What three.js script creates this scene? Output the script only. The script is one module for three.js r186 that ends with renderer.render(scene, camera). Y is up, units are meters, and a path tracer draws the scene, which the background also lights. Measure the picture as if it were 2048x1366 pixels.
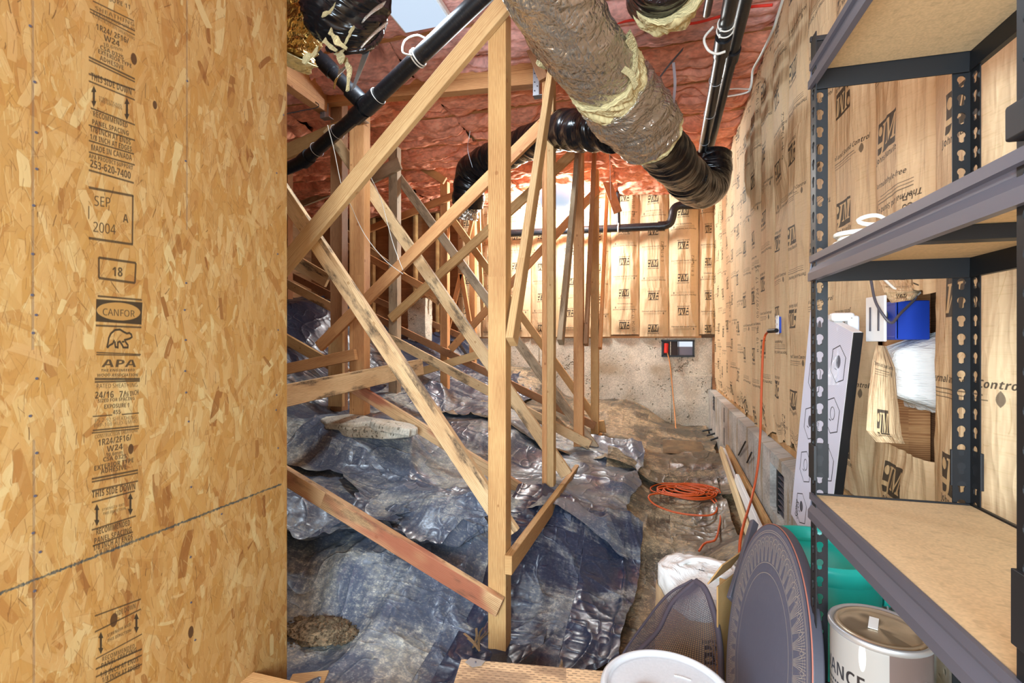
import * as THREE from 'three';
import { RoundedBoxGeometry } from 'three/addons/geometries/RoundedBoxGeometry.js';
import { mergeGeometries, mergeVertices, toCreasedNormals } from 'three/addons/utils/BufferGeometryUtils.js';
import { RectAreaLightUniformsLib } from 'three/addons/lights/RectAreaLightUniformsLib.js';

// ------------------------------------------------------------------ camera, light, exposure
const scene = new THREE.Scene();
const EYE = 1.6, TURN = THREE.MathUtils.degToRad(16.5), CT = Math.cos(TURN), ST = Math.sin(TURN);
const camera = new THREE.PerspectiveCamera(THREE.MathUtils.radToDeg(2 * Math.atan(0.683)), 2048 / 1366, 0.05, 100);
camera.position.set(0, EYE, 0);
camera.rotation.y = TURN;
scene.background = new THREE.Color(0.80, 0.88, 1.0);

const renderer = new THREE.WebGLRenderer({ antialias: true });
renderer.toneMapping = THREE.LinearToneMapping;
renderer.toneMappingExposure = 1.0;
renderer.shadowMap.enabled = true;
RectAreaLightUniformsLib.init();

function areaLight(color, intensity, w, h, pos, target) {
  const l = new THREE.RectAreaLight(color, intensity, w, h);
  l.position.copy(pos); l.lookAt(target); scene.add(l);
  return l;
}
// LIGHTS: ceiling panel (top left of the picture), lamp by the far wall, room light behind the photographer
const LAMP = {
  panel: { color: new THREE.Color(0.80, 0.95, 1.08), power: 105, x: -1.44, d: 2.70, w: 0.32, h: 0.5 },
  far: { color: new THREE.Color(0.9, 1.0, 1.02), power: 29, d: 6.72 },
  entry: { color: new THREE.Color(0.76, 0.94, 1.10), power: 50, x: -0.3, y: 0.1, d: -1.2, w: 1.3, h: 1.0 },
};

// ------------------------------------------------------------------ helpers
const V = (x, y, z) => new THREE.Vector3(x, y, z);
const W = (lat, Y, D) => V(lat, EYE + Y, -D);                 // lateral, height from eye level, distance along the room
function at(px, py, D) {                                       // point seen at a pixel, at a given distance along the room
  const a = (px - 1024) / 1000, b = (683 - py) / 1000, Z = D / (a * ST + CT);
  return W(a * Z * CT - Z * ST, b * Z, D);
}
function atLat(px, py, L) {
  const a = (px - 1024) / 1000, b = (683 - py) / 1000, Z = L / (a * CT - ST);
  return W(L, b * Z, a * Z * ST + Z * CT);
}
function atZ(px, py, Z) {
  const a = (px - 1024) / 1000, b = (683 - py) / 1000;
  return W(a * Z * CT - Z * ST, b * Z, a * Z * ST + Z * CT);
}
let seed = 7;
const rnd = () => { seed = (seed * 1664525 + 1013904223) >>> 0; return seed / 4294967296; };
const rr = (a, b) => a + (b - a) * rnd();
const clamp = (x, a = 0, b = 1) => Math.min(b, Math.max(a, x));
const sm = (a, b, x) => { const t = clamp((x - a) / (b - a)); return t * t * (3 - 2 * t); };
const lerp = (a, b, t) => a + (b - a) * t;
function hash(x, y, z) {
  let h = (x * 374761393 + y * 668265263 + z * 2147483647 + 1013) | 0;
  h = Math.imul(h ^ (h >>> 13), 1274126177); h ^= h >>> 16;
  return (h >>> 0) / 4294967296;
}
function noise(x, y, z = 0, per = 0) {                         // value noise 0..1; per > 0 tiles in x and y
  const xi = Math.floor(x), yi = Math.floor(y), zi = Math.floor(z);
  let fx = x - xi, fy = y - yi, fz = z - zi;
  fx = fx * fx * (3 - 2 * fx); fy = fy * fy * (3 - 2 * fy); fz = fz * fz * (3 - 2 * fz);
  const w = (v) => per ? ((v % per) + per) % per : v;
  const x0 = w(xi), x1 = w(xi + 1), y0 = w(yi), y1 = w(yi + 1);
  const a = lerp(lerp(hash(x0, y0, zi), hash(x1, y0, zi), fx), lerp(hash(x0, y1, zi), hash(x1, y1, zi), fx), fy);
  if (fz === 0) return a;
  const b = lerp(lerp(hash(x0, y0, zi + 1), hash(x1, y0, zi + 1), fx), lerp(hash(x0, y1, zi + 1), hash(x1, y1, zi + 1), fx), fy);
  return lerp(a, b, fz);
}
function fbm(x, y, z, oct, per = 0) {
  let s = 0, a = 0.5, n = 0;
  for (let i = 0; i < oct; i++) { s += a * noise(x, y, z + i * 17, per); n += a; a *= 0.5; x *= 2; y *= 2; per *= 2; }
  return s / n;
}
function ridge(x, y, z, oct, per = 0) {
  let s = 0, a = 0.5, n = 0;
  for (let i = 0; i < oct; i++) { const v = 1 - Math.abs(2 * noise(x, y, z + i * 13, per) - 1); s += a * v * v; n += a; a *= 0.5; x *= 2; y *= 2; per *= 2; }
  return s / n;
}
const used = {};
function numbered(n) { const k = used[n] = (used[n] ?? -1) + 1; return k ? n + '_' + String(k).padStart(3, '0') : n; }
const shadow = (m) => { m.castShadow = m.receiveShadow = true; return m; };
function tag(o, label, category, group, kind) {
  o.name = numbered(o.name);
  if (label) o.userData.label = label;
  if (category) o.userData.category = category;
  if (group) o.userData.group = group;
  if (kind) o.userData.kind = kind;
  scene.add(o);
  return o;
}
function thing(name, label, category, pos = V(0, 0, 0), group) {
  const g = new THREE.Group(); g.name = name; g.position.copy(pos);
  return tag(g, label, category, group);
}
function part(name, geo, mat, parent, label) {                 // a child mesh
  const m = shadow(new THREE.Mesh(geo, mat)); m.name = name;
  if (label) m.userData.label = label;
  parent.add(m); return m;
}
function one(name, geo, mat, label, category, group, kind) {   // a thing that is one mesh
  const m = shadow(new THREE.Mesh(geo, mat)); m.name = name;
  return tag(m, label, category, group, kind);
}
const struct = (name, geo, mat, label) => one(name, geo, mat, label, null, null, 'structure');
function structPart(name, geo, mat, parent) { return part(name, geo, mat, parent); }

function tex(w, h, fn, { srgb = true, repeat = true } = {}) {  // fn(u, v, out) fills out[0..2] with 0..255
  const d = new Uint8Array(w * h * 4), o = [0, 0, 0];
  for (let y = 0, k = 0; y < h; y++) for (let x = 0; x < w; x++, k += 4) { fn(x / w, y / h, o); d[k] = clamp(o[0], 0, 255); d[k + 1] = clamp(o[1], 0, 255); d[k + 2] = clamp(o[2], 0, 255); d[k + 3] = 255; }
  return finish(new THREE.DataTexture(d, w, h, THREE.RGBAFormat), srgb, repeat);
}
function finish(t, srgb, repeat = true) {
  t.magFilter = THREE.LinearFilter; t.minFilter = THREE.LinearMipmapLinearFilter; t.generateMipmaps = true;
  if (repeat) t.wrapS = t.wrapT = THREE.RepeatWrapping;
  if (srgb) t.colorSpace = THREE.SRGBColorSpace;
  t.needsUpdate = true; return t;
}
const gray = (w, h, fn) => tex(w, h, (u, v, o) => { o[0] = o[1] = o[2] = 255 * fn(u, v); }, { srgb: false });
function canvasTex(w, h, draw, srgb = true, repeat = true) {
  const c = document.createElement('canvas'); c.width = w; c.height = h;
  draw(c.getContext('2d'), w, h);
  return finish(new THREE.CanvasTexture(c), srgb, repeat);
}
const S = (o) => new THREE.MeshStandardMaterial({ roughness: 0.7, ...o });
const PH = (o) => new THREE.MeshPhysicalMaterial({ roughness: 0.5, ...o });

// box-projected uv in metres, u along local x
function boxUV(g, ou = 0, ov = 0) {
  const p = g.attributes.position, n = g.attributes.normal, uv = new Float32Array(p.count * 2);
  for (let i = 0; i < p.count; i++) {
    const ax = Math.abs(n.getX(i)), ay = Math.abs(n.getY(i)), az = Math.abs(n.getZ(i));
    let u, v;
    if (ax > ay && ax > az) { u = p.getZ(i) * 0.15; v = p.getY(i); } else if (ay > az) { u = p.getX(i); v = p.getZ(i) + 0.11; } else { u = p.getX(i); v = p.getY(i); }
    uv[2 * i] = u + ou; uv[2 * i + 1] = v + ov;
  }
  g.setAttribute('uv', new THREE.BufferAttribute(uv, 2));
  return g;
}
function box(w, h, d, r = 0.003, seg = 1) { return r > 0 ? new RoundedBoxGeometry(w, h, d, seg, r) : new THREE.BoxGeometry(w, h, d).toNonIndexed(); }
function bx(w, h, d, x = 0, y = 0, z = 0, r = 0.002) { return boxUV(box(w, h, d, Math.min(r, w / 3, h / 3, d / 3))).translate(x, y, z); }
const merge = (a) => mergeGeometries(a.map((g) => (g.index ? g.toNonIndexed() : g)));
// grid surface: fn(s, t) -> Vector3; uvfn optional
function grid(ns, nt, fn, uvfn, flip = false) {
  const pos = new Float32Array((ns + 1) * (nt + 1) * 3), uv = new Float32Array((ns + 1) * (nt + 1) * 2), idx = [];
  let k = 0;
  for (let j = 0; j <= nt; j++) for (let i = 0; i <= ns; i++, k++) {
    const s = i / ns, t = j / nt, p = fn(s, t); pos[3 * k] = p.x; pos[3 * k + 1] = p.y; pos[3 * k + 2] = p.z;
    const q = uvfn ? uvfn(s, t, p) : [s, t]; uv[2 * k] = q[0]; uv[2 * k + 1] = q[1];
    if (i < ns && j < nt) { const a = k, b = k + 1, c = k + ns + 1, d = c + 1; flip ? idx.push(a, c, b, b, c, d) : idx.push(a, b, c, b, d, c); }
  }
  const g = new THREE.BufferGeometry();
  g.setAttribute('position', new THREE.BufferAttribute(pos, 3)); g.setAttribute('uv', new THREE.BufferAttribute(uv, 2));
  g.setIndex(idx); g.computeVertexNormals(); return g;
}
// tube of varying radius with surface disturbance; rad(t) and dis(ang, t)
function pipe(pts, rad, { seg = 48, radial = 20, dis = null, caps = true, tension = 0.5, closed = false } = {}) {
  const curve = pts instanceof THREE.Curve ? pts : pts.length === 2 ? new THREE.LineCurve3(pts[0], pts[1]) : new THREE.CatmullRomCurve3(pts, closed, 'catmullrom', tension);
  const fr = curve.computeFrenetFrames(seg, closed), L = curve.getLength(), R = typeof rad === 'function' ? rad : () => rad;
  const g = grid(radial, seg, (s, t) => {
    const i = Math.round(t * seg), c = curve.getPointAt(t), a = s * Math.PI * 2;
    let r = R(t); if (dis) r += dis(s >= 1 ? 0 : a, t);
    return c.addScaledVector(fr.normals[i], Math.cos(a) * r).addScaledVector(fr.binormals[i], Math.sin(a) * r);
  }, (s, t) => [t * L, s * 2 * Math.PI * R(t)], true);
  if (!caps) return g;
  const out = [g.toNonIndexed()];
  for (const e of [0, 1]) {
    const c = curve.getPointAt(e), i = e * seg;
    const cap = grid(radial, 1, (s, t) => { const a = s * Math.PI * 2, r = (R(e) + (dis ? dis(s >= 1 ? 0 : a, e) : 0)) * (1 - t); return c.clone().addScaledVector(fr.normals[i], Math.cos(a) * r).addScaledVector(fr.binormals[i], Math.sin(a) * r); }, null, e === 0 ? false : true);
    out.push(cap.toNonIndexed());
  }
  return mergeGeometries(out);
}
function ribbon(pts, width, side, thick = 0.0015) {            // thin bent strip of real thickness
  const curve = new THREE.CatmullRomCurve3(pts), n = 24, sd = side.clone().normalize();
  const ring = (t) => { const c = curve.getPointAt(t), tg = curve.getTangentAt(t), nn = tg.clone().cross(sd).normalize(), w = typeof width === 'function' ? width(t) : width; return [c, nn, w]; };
  const g = grid(4, n, (s, t) => { const [c, nn, w] = ring(t), q = Math.round(s * 4) % 4; return c.addScaledVector(sd, (q === 0 || q === 3 ? -1 : 1) * w / 2).addScaledVector(nn, (q < 2 ? 1 : -1) * thick / 2); });
  return toCreasedNormals(g, 0.6);
}
const quatFrom = (ex, ey, ez) => new THREE.Quaternion().setFromRotationMatrix(new THREE.Matrix4().makeBasis(ex, ey, ez));

// ------------------------------------------------------------------ materials
// sawn timber: u 2.4 m, v 0.3 m
function woodTex(seedN, base, dark, { dirt = 0, grain = 1, stain = 0 } = {}) {
  const rings = tex(1024, 256, (u, v, o) => {
    const x = u * 2.4, y = v * 0.3;
    const wob = (noise(u * 7, v * 2, seedN, 0) - 0.5) * 0.02 + (noise(u * 30, v * 8, seedN + 3) - 0.5) * 0.003;
    let dk = 0, pull = 0;
    for (let k = 0; k < 9; k++) {
      const kx = hash(k, seedN, 5) * 2.4, ky = hash(k, seedN, 9) * 0.3, dx = (x - kx), dy = (y - ky), r2 = dx * dx / 0.0036 + dy * dy / 0.0004;
      pull += Math.sign(dy) * 0.006 * Math.exp(-r2 * 0.35);
      const rk = Math.hypot(dx / 1.25, dy), kr = 0.006 + 0.006 * hash(k, seedN, 2);
      dk += sm(kr, kr * 0.6, rk) * (0.55 + 0.25 * Math.sin(rk * 2500));
    }
    const yy = y + wob + pull, r = Math.sqrt((yy - 0.16) ** 2 + 0.0009);
    let g = 0.5 + 0.5 * Math.sin(r * 900 + 3 * noise(u * 3, v * 3, seedN));
    g = Math.pow(g, 2.2) * grain * (0.5 + noise(u * 5, v * 10, seedN + 9));
    const fine = noise(u * 90, v * 160, seedN + 1) - 0.5, patch = noise(u * 9, v * 3, seedN + 5) - 0.5;
    const k = clamp(0.42 * g + 0.35 * fine + 0.55 * patch + 0.15 + dk, 0, 1.2);
    let dm = 0;
    if (dirt) { const q = fbm(u * 14, v * 5, seedN + 21, 4), q2 = noise(u * 260, v * 60, seedN + 31); dm = sm(0.62 - 0.12 * dirt, 0.72, q) * (0.35 + 0.65 * q2) * Math.min(1, dirt); }
    const st = stain * sm(0.55, 0.75, fbm(u * 6, v * 2.5, seedN + 44, 3));
    for (let c = 0; c < 3; c++) { let q = lerp(base[c], dark[c], clamp(k)); q = lerp(q, [150, 74, 52][c], st * 0.7); o[c] = lerp(q, [62, 48, 34][c], dm * 0.8); }
  });
  rings.repeat.set(1 / 2.4, 1 / 0.3);
  return rings;
}
const woodBump = gray(512, 256, (u, v) => 0.5 + 0.3 * (noise(u * 40, v * 90, 3) - 0.5) + 0.3 * (noise(u * 12, v * 150, 4) - 0.5));
woodBump.repeat.set(1 / 1.2, 1 / 0.3);
const wood = (n, b, d, o) => S({ map: woodTex(n, b, d, o), roughness: 0.72, bumpMap: woodBump, bumpScale: 0.0008 });
const MW = {
  pale: wood(11, [208, 172, 120], [160, 116, 68]),
  tan: wood(23, [200, 158, 102], [148, 100, 54]),
  orange: wood(37, [214, 158, 102], [152, 92, 50], { grain: 1.2 }),
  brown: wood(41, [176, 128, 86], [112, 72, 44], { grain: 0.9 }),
  grey: wood(53, [178, 152, 120], [118, 92, 66], { dirt: 0.5 }),
  dirty: wood(67, [224, 190, 142], [160, 118, 74], { dirt: 1.0 }),
  red: wood(71, [216, 176, 128], [150, 108, 66], { stain: 1, dirt: 0.5 }),
};
// treated plank with rows of incision marks
MW.treated = S({ roughness: 0.8, map: (() => { const t = tex(1024, 512, (u, v, o) => {
  const row = Math.floor(v * 36), uu = u * 40 + (row % 2) * 0.5 + hash(row, 1, 2) * 0.3, f = uu - Math.floor(uu), fv = v * 36 - row;
  const cut = sm(0.42, 0.3, Math.abs(f - 0.5) * 1.2) * sm(0.22, 0.1, Math.abs(fv - 0.5)) * (0.4 + 0.6 * hash(Math.floor(uu), row, 3));
  const g = 0.5 * (fbm(u * 6, v * 60, 4, 3) - 0.5) + 0.35 * (noise(u * 4, v * 6, 9) - 0.5), d = sm(0.55, 0.8, fbm(u * 7, v * 7, 8, 4));
  const b = [206, 170, 128], k = [92, 70, 56];
  for (let c = 0; c < 3; c++) o[c] = lerp(lerp(b[c] * (1 + 0.5 * g), k[c], 0.75 * cut), [120, 92, 70][c], d * 0.5);
}); t.repeat.set(1 / 1.2, 1 / 0.45); return t; })(), bumpMap: woodBump, bumpScale: 0.001 });
MW.blond = S({ color: 0xe6cfa0, roughness: 0.55, bumpMap: woodBump, bumpScale: 0.0005 });

// concrete with pitting and pour lines
const pit = (u, v, s) => { const q = noise(u * 128, v * 128, s, 128) * 0.6 + noise(u * 50, v * 50, s + 1, 50) * 0.4; return sm(0.74, 0.9, q + 0.4 * (fbm(u * 5, v * 5, s + 2, 3, 5) - 0.5)); };
const concTex = tex(1024, 1024, (u, v, o) => {
  const n = fbm(u * 6, v * 6, 2, 5, 6), f = noise(u * 180, v * 180, 6, 180), p = pit(u, v, 11), br = sm(0.5, 0.8, fbm(u * 4, v * 4, 77, 4, 4));
  const k = 0.76 + 0.3 * (n - 0.5) + 0.16 * (f - 0.5);
  for (let c = 0; c < 3; c++) o[c] = lerp(lerp([196, 186, 168][c] * k * 1.32, [150, 122, 86][c], br * 0.45), [96, 84, 66][c], p * 0.6);
});
const concBump = gray(1024, 1024, (u, v) => 0.75 + 0.25 * fbm(u * 12, v * 12, 3, 5, 12) - 0.7 * pit(u, v, 11));
for (const t of [concTex, concBump]) t.repeat.set(1 / 1.6, 1 / 1.6);
const MCon = S({ map: concTex, bumpMap: concBump, bumpScale: 0.012, roughness: 0.92 });
const concTex2 = tex(512, 512, (u, v, o) => {
  const n = fbm(u * 4, v * 8, 22, 5), f = noise(u * 120, v * 120, 6), st = sm(0.6, 0.8, fbm(u * 22, v * 3, 15, 4)), bl = sm(0.6, 0.74, fbm(u * 9, v * 6, 18, 4));
  for (let c = 0; c < 3; c++) o[c] = lerp(lerp([206, 202, 194][c] * (0.86 + 0.35 * (n - 0.5) + 0.14 * (f - 0.5)), [152, 128, 92][c], st * 0.6), [128, 122, 114][c], bl * 0.22);
});
concTex2.repeat.set(1 / 1.1, 1 / 1.1);
const MCon2 = S({ map: concTex2, bumpMap: concBump, bumpScale: 0.006, roughness: 0.9 });
// crumbly soil
const soilTex = tex(1024, 1024, (u, v, o) => { const n = fbm(u * 8, v * 8, 5, 6, 8), f = noise(u * 220, v * 220, 9, 220); for (let c = 0; c < 3; c++) o[c] = [168, 142, 106][c] * (0.6 + 0.75 * n * 0.8 + 0.3 * (f - 0.4)); });
const soilBump = gray(512, 512, (u, v) => fbm(u * 24, v * 24, 6, 5, 24));
soilTex.repeat.set(0.8, 0.8); soilBump.repeat.set(1.2, 1.2);
const MSoil = S({ map: soilTex, bumpMap: soilBump, bumpScale: 0.02, roughness: 0.96 });

// plastic sheeting with dried dirt: one dust mask drives colour and roughness
function plastic(seedN, dust, tint, dirtColor) {
  const mask = (u, v) => {
    const a = fbm(u * 5 + 1.4 * noise(u * 6, v * 6, seedN, 6), v * 5 + 1.4 * noise(u * 6, v * 6, seedN + 7, 6), seedN, 6);
    const f = noise(u * 340, v * 340, seedN + 2), streak = noise(u * 22, v * 150, seedN + 5) * 0.5 + noise(u * 130, v * 20, seedN + 6) * 0.5;
    const g2 = noise(u * 170, v * 170, seedN + 8), w = sm(0.62 - dust * 0.36, 0.86 - dust * 0.2, a + 0.22 * (streak - 0.5));
    return clamp(w * (0.45 + 0.55 * (0.6 * f + 0.4 * g2)) + (0.16 + 0.5 * dust) * sm(0.42, 0.95, 0.6 * f + 0.4 * g2));
  };
  const n = 1024, m = new Float32Array(n * n);
  for (let y = 0; y < n; y++) for (let x = 0; x < n; x++) m[y * n + x] = mask(x / n, y / n);
  const get = (u, v) => m[Math.min(n - 1, Math.round(v * n)) * n + Math.min(n - 1, Math.round(u * n))];
  const map = tex(n, n, (u, v, o) => { const k = get(u, v) * 0.92, q = 0.8 + 0.4 * noise(u * 60, v * 60, 4); for (let c = 0; c < 3; c++) o[c] = lerp(tint[c], dirtColor[c] * q, k); });
  const rough = gray(n, n, (u, v) => 0.29 + 0.5 * get(u, v));
  map.repeat.set(1 / 1.7, 1 / 1.7); rough.repeat.set(1 / 1.7, 1 / 1.7);
  return PH({ map, roughnessMap: rough, roughness: 1, specularIntensity: 1, ior: 1.55, bumpMap: filmBump, bumpScale: 0.022, side: THREE.DoubleSide });
}
const filmBump = gray(1024, 1024, (u, v) => {
  const wx = 0.5 * noise(u * 5, v * 5, 61, 5), wy = 0.5 * noise(u * 5, v * 5, 62, 5);
  return 0.5 * ridge(u * 5 + wx, v * 3 + wy, 8, 2) + 0.3 * Math.pow(ridge(u * 9 + 2 * wx, v * 6 + wy, 18, 1), 4) + 0.14 * Math.pow(ridge(u * 26, v * 20 + wx, 28, 1), 3) + 0.03 * noise(u * 90, v * 90, 2);
});
filmBump.repeat.set(1 / 1.7, 1 / 1.7);
const MFilm = plastic(31, 0.62, [78, 86, 102], [182, 176, 158]);
const MFilmDark = plastic(47, 0.22, [38, 46, 66], [150, 144, 132]);
const MFilmBrown = plastic(59, 0.95, [66, 60, 52], [168, 146, 112]);

// pink glass wool
const woolTex = tex(1024, 1024, (u, v, o) => {
  const a = fbm(u * 6 + noise(u * 9, v * 9, 2, 9) * 0.8, v * 14, 5, 5), f = fbm(u * 40, v * 90, 9, 3), d = sm(0.62, 0.8, fbm(u * 10, v * 10, 33, 4));
  const k = 0.9 + 0.34 * (a - 0.5) + 0.3 * (f - 0.5);
  for (let c = 0; c < 3; c++) o[c] = lerp([242, 182, 172][c] * k * 1.1, [208, 122, 104][c], d * 0.35);
});
const woolBump = gray(512, 512, (u, v) => 0.6 * fbm(u * 14, v * 26, 5, 4) + 0.4 * ridge(u * 20, v * 40, 3, 2));
const MWool = PH({ specularIntensity: 0.08, map: woolTex, bumpMap: woolBump, bumpScale: 0.007, roughness: 1, side: THREE.DoubleSide });
const MWool2 = MWool.clone(); MWool2.color.set(0xffe2c4);
const MYellow = S({ color: 0xe2d29c, bumpMap: woolBump, bumpScale: 0.02, roughness: 1 });
const MWhiteWool = S({ color: 0xf4f3ee, bumpMap: woolBump, bumpScale: 0.006, roughness: 1 });

// foil jacket, black wrap, plastics, metals
const foilBump = gray(1024, 1024, (u, v) => 0.45 * ridge(u * 9 + 0.7 * noise(u * 7, v * 7, 3), v * 9, 4, 2) + 0.4 * ridge(u * 30 + 1.2 * noise(u * 16, v * 16, 5), v * 34, 7, 2) + 0.2 * noise(u * 90, v * 90, 8) + 0.06 * (Math.abs((v * 24) % 1 - 0.5) < 0.07 ? 1 : 0));
const foilCol = tex(512, 512, (u, v, o) => { const n = fbm(u * 7, v * 5, 3, 5), d = sm(0.52, 0.74, fbm(u * 11, v * 8, 14, 4)); for (let c = 0; c < 3; c++) o[c] = [208, 200, 186][c] * (0.97 + 0.06 * (n - 0.5)) * (1 - 0.25 * sm(0.78, 0.86, noise(u * 60, v * 60, 14)) * d); });
const MFoil = S({ map: foilCol, metalness: 0.86, roughness: 0.27, bumpMap: foilBump, bumpScale: 0.016, side: THREE.DoubleSide });
const MGold = MFoil.clone(); MGold.color.set(0xf0c878);
const wrapBump = gray(512, 512, (u, v) => ridge(u * 16 + noise(u * 5, v * 5, 2), v * 3, 6, 3));
const MWrap = PH({ color: 0x0d0e11, roughness: 0.24, specularIntensity: 1, bumpMap: wrapBump, bumpScale: 0.012, side: THREE.DoubleSide });
const absTex = tex(512, 256, (u, v, o) => { const s = sm(0.7, 0.9, noise(u * 200, v * 14, 3)) * 0.5 + sm(0.72, 0.85, fbm(u * 20, v * 20, 9, 4)) * 0.6; for (let c = 0; c < 3; c++) o[c] = lerp([20, 21, 25][c], [116, 106, 92][c], clamp(s) * 0.5); });
absTex.repeat.set(1 / 0.7, 1 / 0.3);
const MABS = PH({ map: absTex, roughness: 0.36, specularIntensity: 1 });
const MZinc = S({ color: 0xb9bcc0, metalness: 0.8, roughness: 0.42 });
const MWhite = S({ color: 0xf2f1ee, roughness: 0.45 });
const MBlackSteel = S({ color: 0x0b0b0d, roughness: 0.5, metalness: 0.1 });
const MGreySteel = S({ color: 0x55525a, roughness: 0.42, metalness: 0.15 });
const MBlackPlastic = S({ color: 0x121214, roughness: 0.5 });
const hardTex = tex(512, 512, (u, v, o) => { const f = noise(u * 150, v * 150, 3), g = fbm(u * 5, v * 18, 5, 4), m = sm(0.8, 0.86, noise(u * 34, v * 34, 8)); for (let c = 0; c < 3; c++) o[c] = [214, 184, 140][c] * (0.95 + 0.1 * (f - 0.5) + 0.03 * (g - 0.5)) * (1 - 0.05 * m); });
hardTex.repeat.set(2.2, 2.2);
const MHardboard = S({ map: hardTex, roughness: 0.62 });
const MOrange = S({ color: 0xc8521c, roughness: 0.5 });
const MCable = S({ color: 0xe6e2d6, roughness: 0.5 });
const MWire = S({ color: 0xcfcfd0, roughness: 0.4, metalness: 0.4 });
// ------------------------------------------------------------------ terrain
const CTRL = [[.66, 7.4, -1.22], [-.85, 7.4, -.88], [-2.2, 7.4, -.44], [-3.4, 7.4, .1], [-4.3, 5.2, .5], [.22, 4.34, -1.3], [.24, 5.8, -1.22], [-.18, 2.8, -1.53], [-.46, 4.0, -1.12], [-.61, 3.33, -1.12], [-2.31, 3.5, -.66], [-2.69, 4.72, -.59], [-1.64, 2.39, -1.18], [-2.18, 2.64, -1.0], [-1.32, 3.0, -1.08], [-1.65, 2.08, -1.5], [-.09, 3.12, -1.5], [.55, 3, -1.15], [.6, 5, -1.1], [-.74, 2.28, -1.53], [-.74, 3.5, -1.08], [-.74, 4.72, -1.08], [-.74, 5.94, -1.1], [-1.5, 1.86, -1.47], [0, 2, -1.6], [.5, 2.1, -1.45], [-.7, 1.9, -1.58], [-1.7, 4.5, -.78], [-3.5, 3.5, -.05], [-5.5, 4, .7], [-5.5, 7.4, .7], [-1.5, 6, -.85], [-5, 2, .2], [-2.5, 1.8, -1.1], [-1.2, 1.2, -1.5], [.5, 0, -1.7], [-1, 0, -1.6], [-5, 0, 0], [-.4, 3.4, -1.2], [.1, 3.7, -1.38]];
function H(x, d) {                                              // ground height from eye level
  let s = 0, n = 0;
  for (const [cx, cd, cy] of CTRL) { const r = (x - cx) ** 2 + (d - cd) ** 2 + 0.035, w = 1 / (r * r); s += w * cy; n += w; }
  return s / n;
}
const JOISTS = []; for (let d = 0.69; d < 7.3; d += 0.61) JOISTS.push(d);
const CEIL = 2.10;

// ------------------------------------------------------------------ the setting
{
  const g = grid(150, 170, (s, t) => { const x = lerp(-6, 0.7, s), d = lerp(7.5, 0.3, t); return W(x, H(x, d) - 0.05 + 0.05 * (fbm(x * 3, d * 3, 3, 4) - 0.5), d); }, (s, t, p) => [p.x, p.z], false);
  g.computeVertexNormals(); const n = g.attributes.normal; if (n.getY(1000) < 0) { g.index.array.reverse(); g.computeVertexNormals(); }
  struct('ground', g, MSoil, 'brown crumbly soil under the plastic sheeting');
}
const ext = (shape, depth) => new THREE.ExtrudeGeometry(shape, { depth, bevelEnabled: false });
const rectShape = (x0, y0, x1, y1) => { const s = new THREE.Shape(); s.moveTo(x0, y0); s.lineTo(x1, y0); s.lineTo(x1, y1); s.lineTo(x0, y1); s.closePath(); return s; };
const rectHole = (x0, y0, x1, y1) => { const s = new THREE.Path(); s.moveTo(x0, y0); s.lineTo(x0, y1); s.lineTo(x1, y1); s.lineTo(x1, y0); s.closePath(); return s; };
const VENT_FAR = { x0: at(1325, 690, 7.4).x, x1: at(1387, 690, 7.4).x, y0: -0.205, y1: 0.012 };
{ // far wall: concrete below, sheathing above
  const sh = rectShape(-6.1, -2.2, 0.69, 0.05); sh.holes.push(rectHole(VENT_FAR.x0, VENT_FAR.y0, VENT_FAR.x1, VENT_FAR.y1));
  const g = ext(sh, 0.2).translate(0, EYE, -7.6); boxUV(g.toNonIndexed ? g : g);
  const w = struct('wall_far', g, MCon, 'rough grey concrete stem wall with a sheathed upper half');
  const low = ext(rectShape(0.165, -2.0, 0.672, -0.475), 0.045).translate(0, EYE, -7.41); boxUV(low); structPart('footing_block', low, MCon, w);
  structPart('form_seam', bx(0.012, 1.6, 0.02, at(1341, 700, 7.4).x, EYE - 0.75, -7.395), MCon, w);
  structPart('form_seam', bx(0.014, 1.5, 0.02, at(1079, 700, 7.4).x, EYE - 0.7, -7.395), MCon, w);
  structPart('sheathing', bx(7.2, 2.4, 0.04, -2.6, EYE + 1.2, -7.6, 0), MW.brown, w);
  structPart('sill_plate', bx(6.6, 0.038, 0.14, -2.75, EYE + 0.069, -7.47), MW.orange, w);
  structPart('end_board', bx(0.07, 1.3, 0.05, 0.722, EYE - 0.59, -7.4), MW.brown, w);
  for (let k = 0; k < 15; k++) structPart('stud', bx(0.038, 2.1, 0.09, 0.514 - 0.4 * k, EYE + 1.13, -7.5), MW.tan, w);
}
const VENT_R = { d0: 3.0, d1: 3.36, y0: -0.9, y1: -0.73 };
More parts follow.
